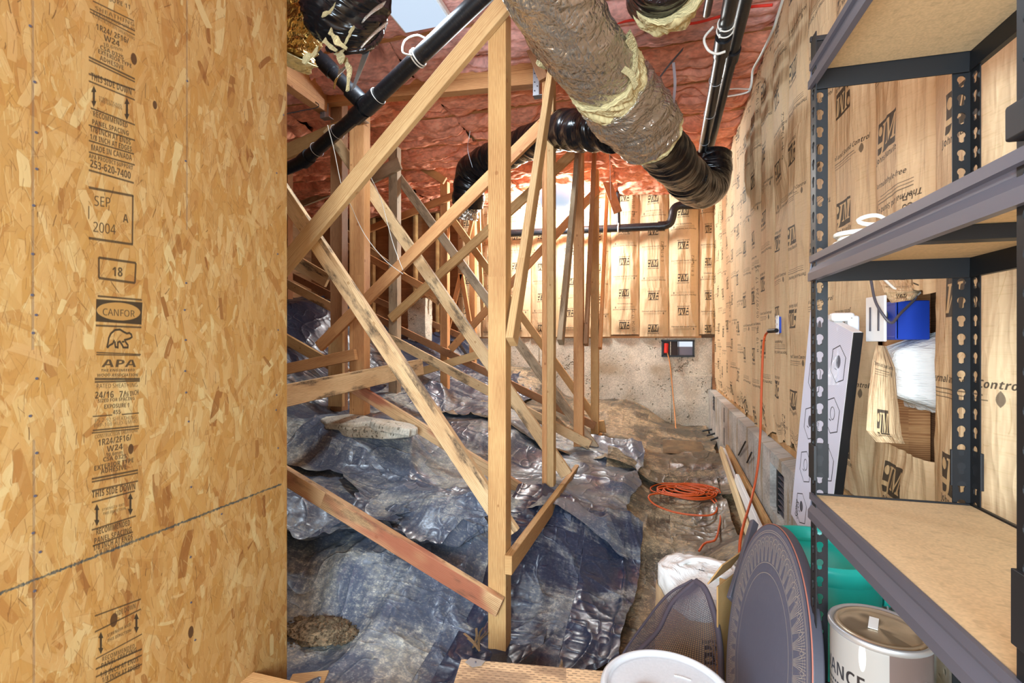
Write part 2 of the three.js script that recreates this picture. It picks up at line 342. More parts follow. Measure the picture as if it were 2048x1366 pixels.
{ // right wall
  const sh = rectShape(-1.6, -2.3, 7.42, -0.66);
  sh.holes.push(rectHole(VENT_R.d0, VENT_R.y0 - 0.1, VENT_R.d1, VENT_R.y1)); sh.holes.push(rectHole(6.55, -0.86, 6.8, -0.68));
  const g = ext(sh, 0.26); g.rotateY(Math.PI / 2).translate(0.64, EYE, 0);
  boxUV(g);
  const p = g.attributes.position; // uv along the wall
  const uv = g.attributes.uv; for (let i = 0; i < p.count; i++) uv.setXY(i, p.getZ(i) + p.getX(i), p.getY(i));
  const w = struct('wall_right', g, MCon2, 'pale concrete stem wall on the right with a framed wall above');
  const plate = bx(0.038, 0.14, 9.0, 0, 0, 0); plate.rotateZ(Math.PI / 2); plate.translate(0.8, EYE - 0.64, -2.9);
  structPart('sill_plate', plate, MW.tan, w);
  structPart('sheathing', bx(0.04, 3.2, 9.1, 0.93, EYE + 0.9, -2.95, 0), MW.brown, w);
  for (let k = 0; k < 22; k++) structPart('stud', bx(0.13, 2.75, 0.038, 0.83, EYE + 0.74, -(7.36 - 0.406 * k)), MW.orange, w);
  for (const [px, py, px2, py2] of [[1477, 910, 1491, 883], [1494, 925, 1503, 905]]) {
    const a = atLat(px, py, 0.632), b = atLat(px2, py2, 0.62); structPart('form_tie', pipe([a, b], 0.006, { seg: 2, radial: 8 }), MBlackSteel, w);
  }
  for (const [d, y0, y1] of [[5.62, -0.78, -0.63], [5.62, -1.02, -0.84]]) structPart('tar_patch', bx(0.006, y1 - y0, 0.07, 0.639, EYE + (y0 + y1) / 2 - 0.06, -d), S({ color: 0x6d6660, roughness: 0.9 }), w);
}
{ // far left end, wall behind the photographer
  struct('wall_left_end', bx(0.1, 4.6, 9.4, -6.05, EYE + 0.3, -3.0, 0), MW.brown, 'dark wooden wall at the left end of the crawl space');
  struct('wall_near', bx(7.2, 4.8, 0.1, -2.5, EYE + 0.1, 1.65, 0), S({ color: 0xd8d2c6, roughness: 0.9 }), 'plain wall behind the photographer');
}
{ // ceiling: subfloor, joists, rim
  const c = struct('ceiling', bx(7.2, 0.04, 9.4, -2.6, EYE + 2.36, -3.0, 0), MW.tan, 'plywood subfloor carried by joists full of pink insulation');
  for (const d of [-1.14, -0.53, 0.08, ...JOISTS]) structPart('joist', bx(6.9, 0.22, 0.038, -2.6, EYE + CEIL + 0.13, -d), MW.orange, c);
  const edge = bx(6.9, 0.22, 0.038, -2.6, EYE + CEIL + 0.09, -7.4); structPart('rim_joist', edge, MW.brown, c);
}
{ // entry platform the photographer stands on
  const f = struct('floor', mergeGeometries([bx(2.2, 0.06, 3.1, -0.5, EYE - 1.25, 0.05, 0.002), bx(1.36, 0.06, 0.26, 0, EYE - 1.25, -1.6, 0.002)]), MW.tan, 'wooden entry platform');
  structPart('joist', bx(2.2, 0.3, 0.04, -0.5, EYE - 1.43, -1.45), MW.tan, f);
}

// ------------------------------------------------------------------ oriented strand board partition on the left
const OL = -1.44, OD0 = 0.5, OD1 = 1.672, OY0 = -1.62, OY1 = 1.62;
{
  const CW = 1100, CH = 2048;
  const toC = (px, py) => { const p = atLat(px, py, OL); return [((-p.z) - OD0) / (OD1 - OD0) * CW, (OY1 - (p.y - EYE)) / (OY1 - OY0) * CH]; };
  const strands = (g, stamp) => {
    g.fillStyle = '#d2a25e'; g.fillRect(0, 0, CW, CH);
    const tones = ['#dfb478', '#d8aa6a', '#d2a05c', '#e4bd84', '#cc9a58', '#e9c996', '#d9ad70', '#d0a264', '#c08a4c', '#e0b67e'];
    const sx = CW / (OD1 - OD0), sy = CH / (OY1 - OY0);
    for (let pass = 0; pass < 2; pass++) for (let i = 0; i < (pass ? 2600 : 3000); i++) {
      const big = rnd(), L = pass ? lerp(0.03, 0.14, big * big) : lerp(0.08, 0.22, big * big), w = pass ? L * rr(0.08, 0.24) + rr(0.002, 0.006) : L * rr(0.1, 0.26) + 0.005;
      const ang = Math.PI / 2 + (rnd() + rnd() + rnd() - 1.5) * (rnd() < 0.2 ? 1.5 : 0.62), cx = rnd() * CW, cy = rnd() * CH;
      g.save(); g.translate(cx, cy); g.scale(sx, sy); g.rotate(ang);
      g.globalAlpha = rr(0.45, 0.95);
      g.fillStyle = i % 53 === 0 ? '#a26a34' : i % 19 === 0 ? '#f0d8a8' : tones[(rnd() * tones.length) | 0];
      const top = [], bot = [], n = 5, bend = rr(-0.06, 0.06) * L;
      for (let k = 0; k <= n; k++) { const q = k / n, x = (q - 0.5) * L + (k === 0 || k === n ? rr(-0.04, 0.04) * L : 0), y = bend * Math.sin(q * Math.PI), ww = w / 2 * (k === 0 || k === n ? rr(0.45, 1) : rr(0.9, 1.02)); top.push([x, y - ww]); bot.unshift([x + rr(-0.02, 0.02) * L, y + ww]); }
      g.beginPath(); [...top, ...bot].forEach(([x, y], k) => k ? g.lineTo(x, y) : g.moveTo(x, y)); g.closePath(); g.fill();
      g.lineWidth = 0.0008; g.globalAlpha = rr(0.1, 0.5); g.strokeStyle = '#7a4e24'; g.beginPath(); bot.forEach(([x, y], k) => k ? g.lineTo(x, y) : g.moveTo(x, y)); g.lineTo(...top[0]); g.stroke();
      g.globalAlpha = 0.14; g.lineWidth = 0.0005;
      for (let k = 0; k < 9; k++) { g.strokeStyle = rnd() < 0.6 ? '#96622e' : '#f6dfb4'; const yy = rr(-0.42, 0.42) * w, x0 = rr(-0.45, 0.1) * L; g.beginPath(); g.moveTo(x0, yy + bend * 0.3); g.quadraticCurveTo(0, yy + bend, x0 + rr(0.2, 0.4) * L, yy + bend * 0.4); g.stroke(); }
      g.restore();
    }
    g.globalAlpha = 1;
    for (let i = 0; i < 9000; i++) { // splinters, fines and cracks
      const q = rnd(); g.strokeStyle = q < 0.5 ? 'rgba(110,70,32,0.3)' : q < 0.53 ? 'rgba(60,34,12,0.5)' : 'rgba(244,222,176,0.5)'; g.lineWidth = rr(0.5, 1.7);
      const x = rnd() * CW, y = rnd() * CH, a = Math.PI / 2 + (rnd() + rnd() - 1) * 1.1, l = rr(4, 30); g.beginPath(); g.moveTo(x, y); g.quadraticCurveTo(x + Math.cos(a) * l * 0.5 + rr(-3, 3), y + Math.sin(a) * l * 0.5, x + Math.cos(a) * l, y + Math.sin(a) * l); g.stroke();
    }
    if (!stamp) return;
    const ink = 'rgba(48,38,26,0.86)';
    const frame = (x0, y0, x1, y1, h) => { const a = toC(x0, y0), b = toC(x1, y1), mid = toC((x0 + x1) / 2, (y0 + y1) / 2 - h), m0 = toC((x0 + x1) / 2, (y0 + y1) / 2); return { a, b, ang: Math.atan2(b[1] - a[1], b[0] - a[0]), len: Math.hypot(b[0] - a[0], b[1] - a[1]), hh: m0[1] - mid[1] }; };
    const T = (s, x0, y0, x1, y1, h, o = {}) => { // baseline from (x0, y0) to (x1, y1), capitals h pixels of the photograph high
      const f = frame(x0, y0, x1, y1, h); g.save(); g.translate(...f.a); g.transform(1, Math.tan(f.ang), o.slant ?? 0, 1, 0, 0);
      g.font = `${o.bold === false ? '' : 'bold '}${Math.max(6, f.hh * 1.15)}px sans-serif`; g.fillStyle = ink; g.globalAlpha = o.a ?? 0.85;
      const m = g.measureText(s).width; g.scale((f.b[0] - f.a[0]) / m, 1); g.fillText(s, 0, 0); g.restore(); };
    const Ln = (x0, y0, x1, y1, w = 2, a = 0.8) => { const p = toC(x0, y0), q = toC(x1, y1); g.strokeStyle = ink; g.globalAlpha = a; g.lineWidth = w; g.beginPath(); g.moveTo(...p); g.lineTo(...q); g.stroke(); g.globalAlpha = 1; };
    const Poly = (pts, fill, w = 3) => { g.beginPath(); pts.forEach((p, i) => { const c = toC(...p); i ? g.lineTo(...c) : g.moveTo(...c); }); if (fill) { g.closePath(); g.fillStyle = ink; g.fill(); } else { g.strokeStyle = ink; g.lineWidth = w; g.stroke(); } };
    const Arrow = (x, y0, y1) => { Poly([[x - 2, y0 + 10], [x - 2, y1 - 10], [x + 2, y1 - 10], [x + 2, y0 + 10]], true); Poly([[x, y0], [x - 5, y0 + 12], [x + 5, y0 + 12]], true); Poly([[x, y1], [x - 5, y1 - 12], [x + 5, y1 - 12]], true); };
    // upper stamp, half worn away
    T('SURE 11', 218, 2, 262, 20, 11, { a: .7 }); Ln(186, 2, 268, 42, 2); T('SHEATHING', 190, 20, 270, 54, 10, { a: .55 }); T('PRP-108 HUD-UM-40', 186, 28, 270, 64, 9, { a: .6 }); Ln(180, 18, 270, 62); Ln(180, 24, 270, 70);
    T('CONSTRUCTION SHEATHING', 186, 34, 270, 82, 8, { a: .6 }); T('1R24/ 2F16/', 192, 58, 258, 88, 14); T('W24', 208, 80, 240, 94, 14); T('10.6mm', 206, 92, 246, 104, 9, { a: .6 }); T('CSA 0325', 200, 98, 248, 120, 10); T('EXTERIOR TYPE', 196, 106, 264, 137, 10); T('ADHESIVE', 200, 120, 248, 141, 11);
    Ln(178, 114, 270, 158, 3); Ln(178, 120, 270, 164, 2.5);
    T('THIS SIDE DOWN', 182, 158, 264, 190, 16); Ln(178, 148, 270, 180, 3); Ln(178, 162, 270, 200, 2.5);
    Arrow(188, 172, 214); Arrow(254, 196, 240); T('STRENGTH AXIS', 198, 196, 244, 214, 6, { a: .6 }); T('THIS DIRECTION', 198, 202, 245, 220, 6, { a: .7 });
    Ln(182, 216, 270, 250, 2.5); T('RECOMMENDED', 186, 232, 256, 256, 13); T('PANEL SPACING', 184, 248, 258, 272, 12); Ln(178, 250, 270, 281, 2.5); T('1/8 INCH AT ENDS', 180, 262, 262, 290, 13); T('1/8 INCH AT EDGES', 180, 278, 264, 304, 13); Ln(178, 281, 268, 308, 2.5); T('MADE IN CANADA', 182, 300, 264, 321, 14); Ln(178, 304, 270, 330, 2.5); T('APA PRODUCT SUPPORT', 178, 316, 266, 340, 10); T('253-620-7400', 180, 333, 262, 358, 18); Ln(178, 340, 268, 366, 3);
    // date box
    Ln(178, 375, 267, 392, 4); Ln(266, 391, 265, 488, 4); Ln(178, 476, 266, 489, 4); T('SEP', 188, 411, 222, 415, 24, { bold: false }); T('A', 246, 444, 257, 446, 20); T('2004', 186, 463, 232, 469, 24, { bold: false }); Ln(178, 412, 178, 438, 2);
    // 18
    Ln(198, 515, 272, 526, 4); Ln(272, 526, 270, 566, 4); Ln(270, 566, 198, 556, 4); Ln(198, 556, 198, 515, 4); T('18', 224, 551, 246, 553, 22);
    // black plate with an oval
    Ln(196, 592, 284, 600, 3); Poly([[193, 598], [285, 605], [283, 649], [192, 643]], true); Ln(192, 651, 283, 655, 3);
    { const c = toC(239, 623), r = toC(281, 623), b = toC(239, 641); g.save(); g.translate(...c); g.scale(r[0] - c[0], b[1] - c[1]); g.rotate(0.06); g.fillStyle = '#d0a262'; g.beginPath(); g.arc(0, 0, 1, 0, 7); g.fill(); g.restore(); T('CANFOR', 205, 630, 270, 634, 16, { bold: false }); }
    // the bear
    Poly([[214, 695], [216, 688], [218, 676], [222, 667], [230, 660], [240, 659], [248, 664], [254, 667], [259, 666], [263, 669], [264, 674], [260, 677], [254, 679], [250, 680], [252, 685], [256, 690], [256, 695], [247, 695], [244, 689], [240, 683], [236, 685], [236, 695], [231, 694], [230, 683]], false, 3.4);
    Poly([[229, 680], [226, 687], [219, 691], [215, 696]], false, 3); Poly([[244, 684], [249, 683]], false, 3);
    Ln(193, 705, 282, 709, 2); Ln(193, 709, 280, 711, 2);
    T('APA', 203, 734, 272, 734, 18, { slant: -0.25 }); T('THE ENGINEERED', 202, 743, 270, 742, 6, { slant: -0.2 }); T('WOOD ASSOCIATION', 194, 753, 276, 752, 7, { slant: -0.2 }); Ln(190, 758, 280, 758, 4); Ln(190, 764, 280, 762, 3);
    T('RATED SHEATHING', 193, 777, 276, 774, 10, { bold: false }); T('24/16   7/', 190, 797, 252, 794, 16); T('16 INCH', 250, 794, 278, 788, 12); T('SIZED FOR SPACING', 196, 806, 270, 800, 8); T('EXPOSURE 1', 208, 818, 260, 814, 10); T('455', 226, 829, 242, 828, 10); Ln(186, 833, 225, 830, 2); Ln(244, 829, 278, 826, 2); T('PS 2-92 SHEATHING', 190, 846, 274, 838, 9, { bold: false, a: .7 }); T('PRP-108 HUD-UM-40', 188, 856, 276, 846, 9, { bold: false, a: .7 }); Ln(186, 861, 278, 852, 2.5); Ln(184, 866, 278, 857, 2);
    T('CONSTRUCTION SHEATHING', 190, 878, 276, 864, 9, { a: .6 }); T('1R24/2F16/', 196, 892, 264, 880, 15); T('W24', 214, 904, 246, 898, 14); T('10.6mm', 212, 914, 246, 908, 9); T('CSA 0325', 206, 924, 254, 916, 10); T('EXTERIOR TYPE', 188, 942, 268, 924, 11); T('ADHESIVE', 202, 948, 254, 938, 12); Ln(184, 958, 276, 940, 3); Ln(184, 964, 276, 946, 2.5);
    T('THIS SIDE DOWN', 184, 996, 272, 978, 16); Ln(184, 982, 276, 962, 2.5); Ln(184, 1005, 270, 982, 2.5); Arrow(194, 1008, 1052); Arrow(261, 986, 1030); T('STRENGTH AXIS', 204, 1022, 250, 1010, 6, { a: .6 }); T('THIS DIRECTION', 206, 1030, 252, 1018, 6, { a: .7 });
    Ln(184, 1060, 272, 1032, 2.5); T('RECOMMENDED', 192, 1070, 261, 1050, 14); T('PANEL SPACING', 188, 1088, 264, 1064, 13); Ln(186, 1092, 266, 1064, 2.5); T('1/8 INCH AT ENDS', 186, 1102, 266, 1078, 13); T('1/8 INCH AT EDGES', 192, 1112, 266, 1088, 12, { a: .6 });
    // lowest stamp
    Ln(190, 1232, 282, 1198, 2.5); T('SIDE DOWN', 230, 1234, 272, 1216, 12, { a: .7 }); Ln(190, 1264, 282, 1218, 2.5); Arrow(202, 1264, 1308); Arrow(273, 1226, 1266); T('STRENGTH AXIS', 215, 1274, 262, 1250, 7); T('THIS DIRECTION', 215, 1284, 263, 1262, 7); Ln(192, 1318, 284, 1268, 2); T('RECOMMENDED', 204, 1324, 270, 1296, 11, { a: .7 }); T('PANEL SPACING', 202, 1338, 274, 1304, 12); Ln(192, 1338, 284, 1298, 3); T('1/8 INCH AT ENDS', 200, 1356, 277, 1322, 12); T('1/8 INCH AT EDGES', 204, 1366, 280, 1336, 12); Ln(192, 1354, 284, 1310, 2.5); Ln(200, 1372, 284, 1328, 2.5);
    // blue chalk line
    g.strokeStyle = 'rgba(52,70,92,0.85)'; g.lineWidth = 4;
    for (let i = 0; i < 160; i++) { const a = i / 160, b = (i + 1) / 160, p = toC(0 + a * 563, 1187 - a * 219), q = toC(b * 563, 1187 - b * 219); g.globalAlpha = rr(0.55, 1); g.lineWidth = rr(2.5, 5.5); g.beginPath(); g.moveTo(p[0], p[1] + rr(-1, 1)); g.lineTo(q[0], q[1] + rr(-1, 1)); g.stroke(); }
    g.globalAlpha = 0.25; g.strokeStyle = '#5a5a78'; g.lineWidth = 5; for (const [x, y0, y1] of [[66, 0, 700], [374, 0, 460], [68, 880, 1366]]) { g.beginPath(); g.moveTo(...toC(x, y0)); g.lineTo(...toC(x, y1)); g.stroke(); }
    g.globalAlpha = 0.8; g.fillStyle = '#4a2e16'; for (const [x, y, r] of [[262, 898, 7], [268, 118, 8], [382, 1264, 9], [310, 210, 6], [228, 1240, 9]]) { const c = toC(x, y); g.beginPath(); g.ellipse(c[0], c[1], r, r * 1.3, 0, 0, 7); g.fill(); }
    g.globalAlpha = 1;
  };
  const osb = canvasTex(CW, CH, (g) => strands(g, true), true, false);
  const MOSB = S({ map: osb, color: new THREE.Color(0.53, 0.49, 0.375), roughness: 0.62, bumpMap: osb, bumpScale: 0.001 });
  const face = (d0, d1) => { const g = box(0.0115, OY1 - OY0, d1 - d0, 0).translate(OL - 0.00575, EYE + (OY0 + OY1) / 2, -(d0 + d1) / 2), p = g.attributes.position, uv = g.attributes.uv; for (let i = 0; i < p.count; i++) uv.setXY(i, (-p.getZ(i) - d0) / (OD1 - OD0), (p.getY(i) - EYE - OY0) / (OY1 - OY0)); return g; };
  const wl = struct('wall_left', face(OD0, OD1), MOSB, 'oriented strand board partition with black grade stamps and a blue chalk line');
  const MOSB2 = S({ color: new THREE.Color(0.53, 0.49, 0.375), map: canvasTex(512, 1024, (g) => { g.scale(512 / CW, 1024 / CH); strands(g, false); }), roughness: 0.62 });
  structPart('sheathing_panel', face(-1.6, OD0 - 0.004), MOSB2, wl);
  structPart('sheathing_panel', bx(0.0115, 0.75, 3.3, OL - 0.006, EYE + 1.998, -0.02, 0), MOSB2, wl);
  structPart('sheathing_panel', bx(0.0115, 0.6, 3.3, OL - 0.006, EYE - 1.93, -0.02, 0), MOSB2, wl);
  const stud = (d) => structPart('stud', bx(0.09, 3.9, 0.038, OL - 0.0575, EYE + 0.35, -d), MW.tan, wl);
  for (const d of [1.651, 1.23, 0.824, 0.42, 0.01, -0.4, -0.8]) stud(d);
  const nail = new THREE.CylinderGeometry(0.0032, 0.0032, 0.003, 10).rotateZ(Math.PI / 2);
  const spots = [[60, 52], [69, 164], [72, 265], [73, 338], [67, 411], [65, 508], [64, 590], [72, 630], [66, 666], [73, 757], [60, 832], [73, 906], [70, 992], [66, 1066], [80, 1104], [69, 1182], [374, 162], [371, 322], [372, 566], [369, 620], [371, 680], [370, 742], [372, 785], [377, 843], [382, 974], [443, 1028], [381, 1114], [382, 1205], [390, 1280], [555, 508], [556, 660], [553, 790], [552, 820], [556, 896], [553, 346], [567, 230]];
  for (const [x, y] of spots) { const p = atLat(x, y, OL); const n = structPart('nail', nail.clone().translate(p.x, p.y, p.z), MGreySteel, wl); }
}

// ------------------------------------------------------------------ plastic vapour barrier: separate sheets lying on one another
function sheet(label, mat, q, lift, sd, { ns = 120, nt = 120, fold = 1, curl = [0, 0, 0, 0], rag = 0.05 } = {}) {
  // q: four corners [x, d] in order near-left, near-right, far-right, far-left; curl: near, right, far, left edge raised
  const g = grid(ns, nt, (s, t) => {
    const es = s + rag * (fbm(t * 6, sd, 1, 3) - 0.5) * (s > 0.5 ? sm(0.6, 1, s) : sm(0.4, 0, s)), et = t + rag * (fbm(s * 6, sd, 4, 3) - 0.5) * (t > 0.5 ? sm(0.6, 1, t) : sm(0.4, 0, t));
    const x = lerp(lerp(q[0][0], q[1][0], es), lerp(q[3][0], q[2][0], es), et), d = lerp(lerp(q[0][1], q[1][1], es), lerp(q[3][1], q[2][1], es), et);
    const wx = x + 0.25 * (noise(x * 2, d * 2, sd) - 0.5), wd = d + 0.25 * (noise(x * 2 + 9, d * 2, sd) - 0.5);
    let y = H(x, d) + lift + fold * (0.045 * (ridge(wx * 1.1 + sd, wd * 0.55, sd, 2) - 0.4) + 0.03 * (Math.pow(ridge(wx * 2.6, wd * 1.1 + sd, sd + 2, 1), 3) - 0.3) + 0.016 * (Math.pow(ridge(wx * 6 + sd, wd * 3.2, sd + 4, 1), 3) - 0.3) + 0.005 * (ridge(wx * 16, wd * 13, sd + 6, 1) - 0.4));
    const e = (k, v) => curl[k] * Math.exp(-v * 9) * (0.4 + noise((k % 2 ? d : x) * 3, sd, k) * 1.2);
    y += e(0, t) + e(1, 1 - s) + e(2, 1 - t) + e(3, s);
    return W(x, y, d);
  }, (s, t, p) => [p.x + sd * 0.37, p.z - 0.8 * p.y]);
  return one('plastic_sheet', g, mat, label, 'plastic sheet');
}
sheet('dark glossy plastic sheet covering the high ground at the left back', MFilmDark, [[-5.8, 2.0], [-1.9, 2.9], [-1.6, 7.36], [-5.8, 7.36]], 0.02, 3, { fold: 1.2 });
sheet('dirt-covered plastic sheet in front of the far concrete wall', MFilmBrown, [[-2.2, 4.5], [0.58, 4.3], [0.6, 7.38], [-2.2, 7.38]], 0.025, 5, { fold: 0.8, curl: [0.08, 0, 0.02, 0] });
sheet('crumpled brownish plastic sheet between the middle posts', MFilm, [[-2.9, 2.85], [-0.2, 3.15], [-0.15, 5.0], [-2.9, 5.0]], 0.045, 7, { fold: 1.1, curl: [0.05, 0.05, 0.09, 0.02] });
sheet('dusty plastic sheet in the aisle under the coiled orange cord', MFilmBrown, [[-0.45, 1.75], [0.5, 1.75], [0.46, 4.7], [-0.45, 4.6]], 0.03, 9, { fold: 0.75, curl: [0, 0.05, 0.06, 0.02] });
sheet('wrinkled dusty plastic sheet on the slope left of the nearest post', MFilm, [[-2.6, 1.35], [-0.55, 1.45], [-0.55, 3.15], [-3.0, 3.1]], 0.055, 12, { fold: 1.2, curl: [0, 0, 0.05, 0], ns: 150, nt: 140 });
sheet('blue-black plastic sheet hanging down the bank right of the nearest post', MFilmDark, [[-0.95, 1.8], [-0.19, 2.3], [-0.1, 3.42], [-0.95, 3.4]], 0.075, 15, { fold: 1, curl: [0, 0.03, 0.03, 0], ns: 110, nt: 120 });
sheet('loose plastic flap with a curled lower edge beside the strand board', MFilm, [[-2.35, 2.02], [-1.55, 2.42], [-1.35, 2.75], [-2.6, 2.9]], 0.1, 18, { fold: 0.7, curl: [0.12, 0.06, 0, 0], rag: 0.3, ns: 80, nt: 60 });
sheet('torn plastic flap lying over the slope behind the low diagonal brace', MFilm, [[-1.75, 2.3], [-1.0, 2.62], [-1.0, 3.0], [-2.0, 3.05]], 0.115, 21, { fold: 0.6, curl: [0.07, 0.08, 0, 0.03], rag: 0.35, ns: 80, nt: 60 });

// ------------------------------------------------------------------ paper-faced wall batts
function kraft(variant) {
  const w = 448, h = 2048, k = h / 1.83;
  return canvasTex(w, h, (g) => {
    const im = g.createImageData ? g.createImageData(w, h) : null;
    g.fillStyle = '#d6b68c'; g.fillRect(0, 0, w, h);
    for (let i = 0; i < 5200; i++) { g.globalAlpha = rr(0.02, 0.09); g.fillStyle = rnd() < 0.5 ? '#8a6434' : '#ecd6ac'; const x = rnd() * w, y = rnd() * h; g.fillRect(x, y, rr(2, 60), rr(1, 4)); }
    for (let i = 0; i < 120; i++) { g.globalAlpha = rr(0.1, 0.3); g.strokeStyle = rnd() < 0.5 ? '#9a7342' : '#e6cc9c'; g.lineWidth = rr(1, 2.5); const x = rnd() * w, y = rnd() * h; g.beginPath(); g.moveTo(x, y); g.quadraticCurveTo(x + rr(-30, 30), y + rr(20, 80), x + rr(-50, 50), y + rr(40, 180)); g.stroke(); }
    g.globalAlpha = 1;
    const ink = 'rgba(50,40,30,0.84)';
    const logo = (x, y, flip) => {
      g.save(); g.translate(x, y); if (flip) g.rotate(Math.PI); g.scale(1.5, 1.75);
      g.fillStyle = ink; g.fillRect(-52, -36, 104, 66);
      g.fillStyle = '#d3b384'; g.font = 'italic bold 66px serif'; g.textAlign = 'center'; g.save(); g.scale(0.98, 1); g.fillText('JM', 4, 18); g.restore();
      g.fillStyle = '#d3b384'; g.fillRect(-52, 6, 30, 10); g.beginPath(); g.arc(-40, -18, 10, 0, 7); g.fill();
      g.fillStyle = ink; g.font = 'bold 17px sans-serif'; g.fillText('Johns Manville', 0, 48); g.restore();
    };
    const lines = (x, y, flip) => {
      g.save(); g.translate(x, y); if (flip) g.rotate(Math.PI); g.fillStyle = ink; g.textAlign = 'center';
      g.scale(1.3, 1.3); g.font = 'italic bold 22px sans-serif'; g.fillText('Thermal and Sound Control', 0, 0);
      g.globalAlpha = 0.7; g.fillRect(-120, 12, 200, 3); g.fillRect(-120, 22, 210, 2); g.fillRect(-120, 31, 180, 2);
      g.beginPath(); g.moveTo(112, 34); g.quadraticCurveTo(96, 20, 112, 2); g.quadraticCurveTo(128, 20, 112, 34); g.fill(); g.restore();
    };
    for (let i = 0; i < 4; i++) { const y = 130 + i * 512; logo(w * 0.48, y, i % 2 === 0); lines(w * 0.5, y + 250, i % 2 === 1); }
    if (variant) {
      g.save(); g.translate(w * 0.84, h * 0.8); g.rotate(-Math.PI / 2); g.fillStyle = ink; g.font = '54px monospace'; g.fillText(variant === 1 ? 'R-19 WC2 05/07/24 17 35' : '6 R-19 WC2', 0, 0); g.restore();
      g.save(); g.translate(w * 0.5, h * 0.4); g.fillStyle = ink; g.font = 'italic bold 26px sans-serif'; g.textAlign = 'center'; g.rotate(variant === 1 ? 0.03 : Math.PI); g.fillText('Formaldehyde-free', 0, 0); g.restore();
    }
  });
}
const creaseBump = gray(512, 1024, (u, v) => {
  const w = 0.35 * noise(u * 4, v * 7, 2);
  return 0.5 * ridge(u * 5 + w, v * 3 + w, 9, 4) + 0.3 * ridge(u * 11 + 4 * w, v * 9, 4, 2) + 0.1 * noise(u * 60, v * 60, 1);
});
const MK = [0, 1, 2].map((n) => S({ map: kraft(n), bumpMap: creaseBump, bumpScale: 0.009, roughness: 0.72, side: THREE.DoubleSide }));
// wide face in local x (across) and y (up), pillow bulging towards +z
function battGeo(w, h, sd, { bulge = 0.045, vo = 0, crush = 0.4, ragged = 0, slump = 0 } = {}) {
  const nx = 30, ny = Math.max(20, Math.round(h * 46));
  const g = grid(nx, ny, (s, t) => {
    const e = Math.min(s, 1 - s), ev = Math.min(t, 1 - t) * h;
    const pillow = Math.pow(sm(0, 0.34, e), 0.8) * (0.35 + 0.65 * sm(0, 0.16, ev));
    let z = bulge * pillow * (0.8 + 0.4 * noise(t * h * 2.2, sd, 1));
    const rad = ridge(s * 3 + sd + 0.6 * noise(t * h * 4, s * 3, sd), t * h * 2.2, sd, 2) - 0.4, fan = ridge(s * 9 + sd, t * h * 1.2 + 2 * noise(s * 4, t * h * 2, sd), sd + 3, 2) - 0.4;
    z += crush * (0.02 * rad + 0.012 * fan * (1.3 - pillow)) * sm(0, 0.08, e);
    z -= slump * 0.06 * Math.exp(-(((t - 0.55) * h / 0.14) ** 2)) * sm(0, 0.3, e);
    if (e < 1e-6) z = -0.012;
    const x = (s - 0.5) * w + 0.006 * (noise(t * h * 5, sd, 7) - 0.5), y = (t - 0.5) * h + (t < 0.5 ? ragged * (fbm(s * 4, sd, 2, 3) - 0.5) * sm(0.15, 0, t) : 0);
    return V(x, y, z);
  }, (s, t) => [s, t * h / 1.83 + vo]);
  return g;
}
const ORD = ['first', 'second', 'third', 'fourth', 'fifth', 'sixth', 'seventh', 'eighth', 'ninth', 'tenth', 'eleventh', 'twelfth', 'thirteenth', 'fourteenth', 'fifteenth', 'sixteenth', 'seventeenth', 'eighteenth', 'nineteenth', 'twentieth'];
{
  const B = (x, d, y0, y1, w, turn, sd, label, group, o = {}) => {
    const m = one('wall_batt', battGeo(w, y1 - y0, sd, { vo: rnd(), ...o }), MK[sd % 3], label, 'wall insulation', group);
    m.position.copy(W(x, (y0 + y1) / 2, d)); m.rotation.y = turn; return m;
  };
  // far wall, from the right corner
  B(0.635, 7.37, 0.1, CEIL, 0.235, 0, 4, 'narrow folded paper-faced batt in the corner of the far wall', 'paper-faced batts on the far wall', { crush: 1.2 });
  for (let k = 0; k < 9; k++) B(0.514 - 0.4 * (k + 0.5), 7.37, 0.07 + (k === 2 ? 0.03 : 0), CEIL, 0.398, 0, [2, 5, 4, 7, 8, 3][k % 6] + 3 * k, `paper-faced tan batt on the far wall, ${ORD[k]} full one from the right corner`, 'paper-faced batts on the far wall', { crush: k < 4 ? 1.1 : 0.7, bulge: 0.055 });
  // right wall, from the far corner
  for (let k = 0; k < 21; k++) {
    const d = 7.36 - 0.406 * (k + 0.5), lab = `paper-faced tan batt on the right wall, ${ORD[k] ?? 'twenty-first'} from the far corner`, o = { crush: 0.75, bulge: 0.03, ragged: k > 4 && k < 12 ? 0.1 : 0.05 };
    const y0 = -0.63 + rr(-0.02, 0.04);
    if (k === 13) {
      B(0.735, d, 0.15, CEIL, 0.398, -Math.PI / 2, 13, 'tan paper-faced batt torn off above the blue box, beside the shelf', 'paper-faced batts on the right wall', { ...o, ragged: 0.1 });
      B(0.735, d, -0.62, -0.34, 0.398, -Math.PI / 2, 25, 'short lower remnant of a torn paper-faced batt under the white wool', null, { ...o, crush: 1.4 });
    } else B(0.735, d, y0, CEIL - 0.005, 0.402, -Math.PI / 2, [0, 1, 3, 2, 6, 5][k % 6] + 6 * k, lab, 'paper-faced batts on the right wall', { ...o, slump: k === 9 ? 0.5 : 0 });
  }
}

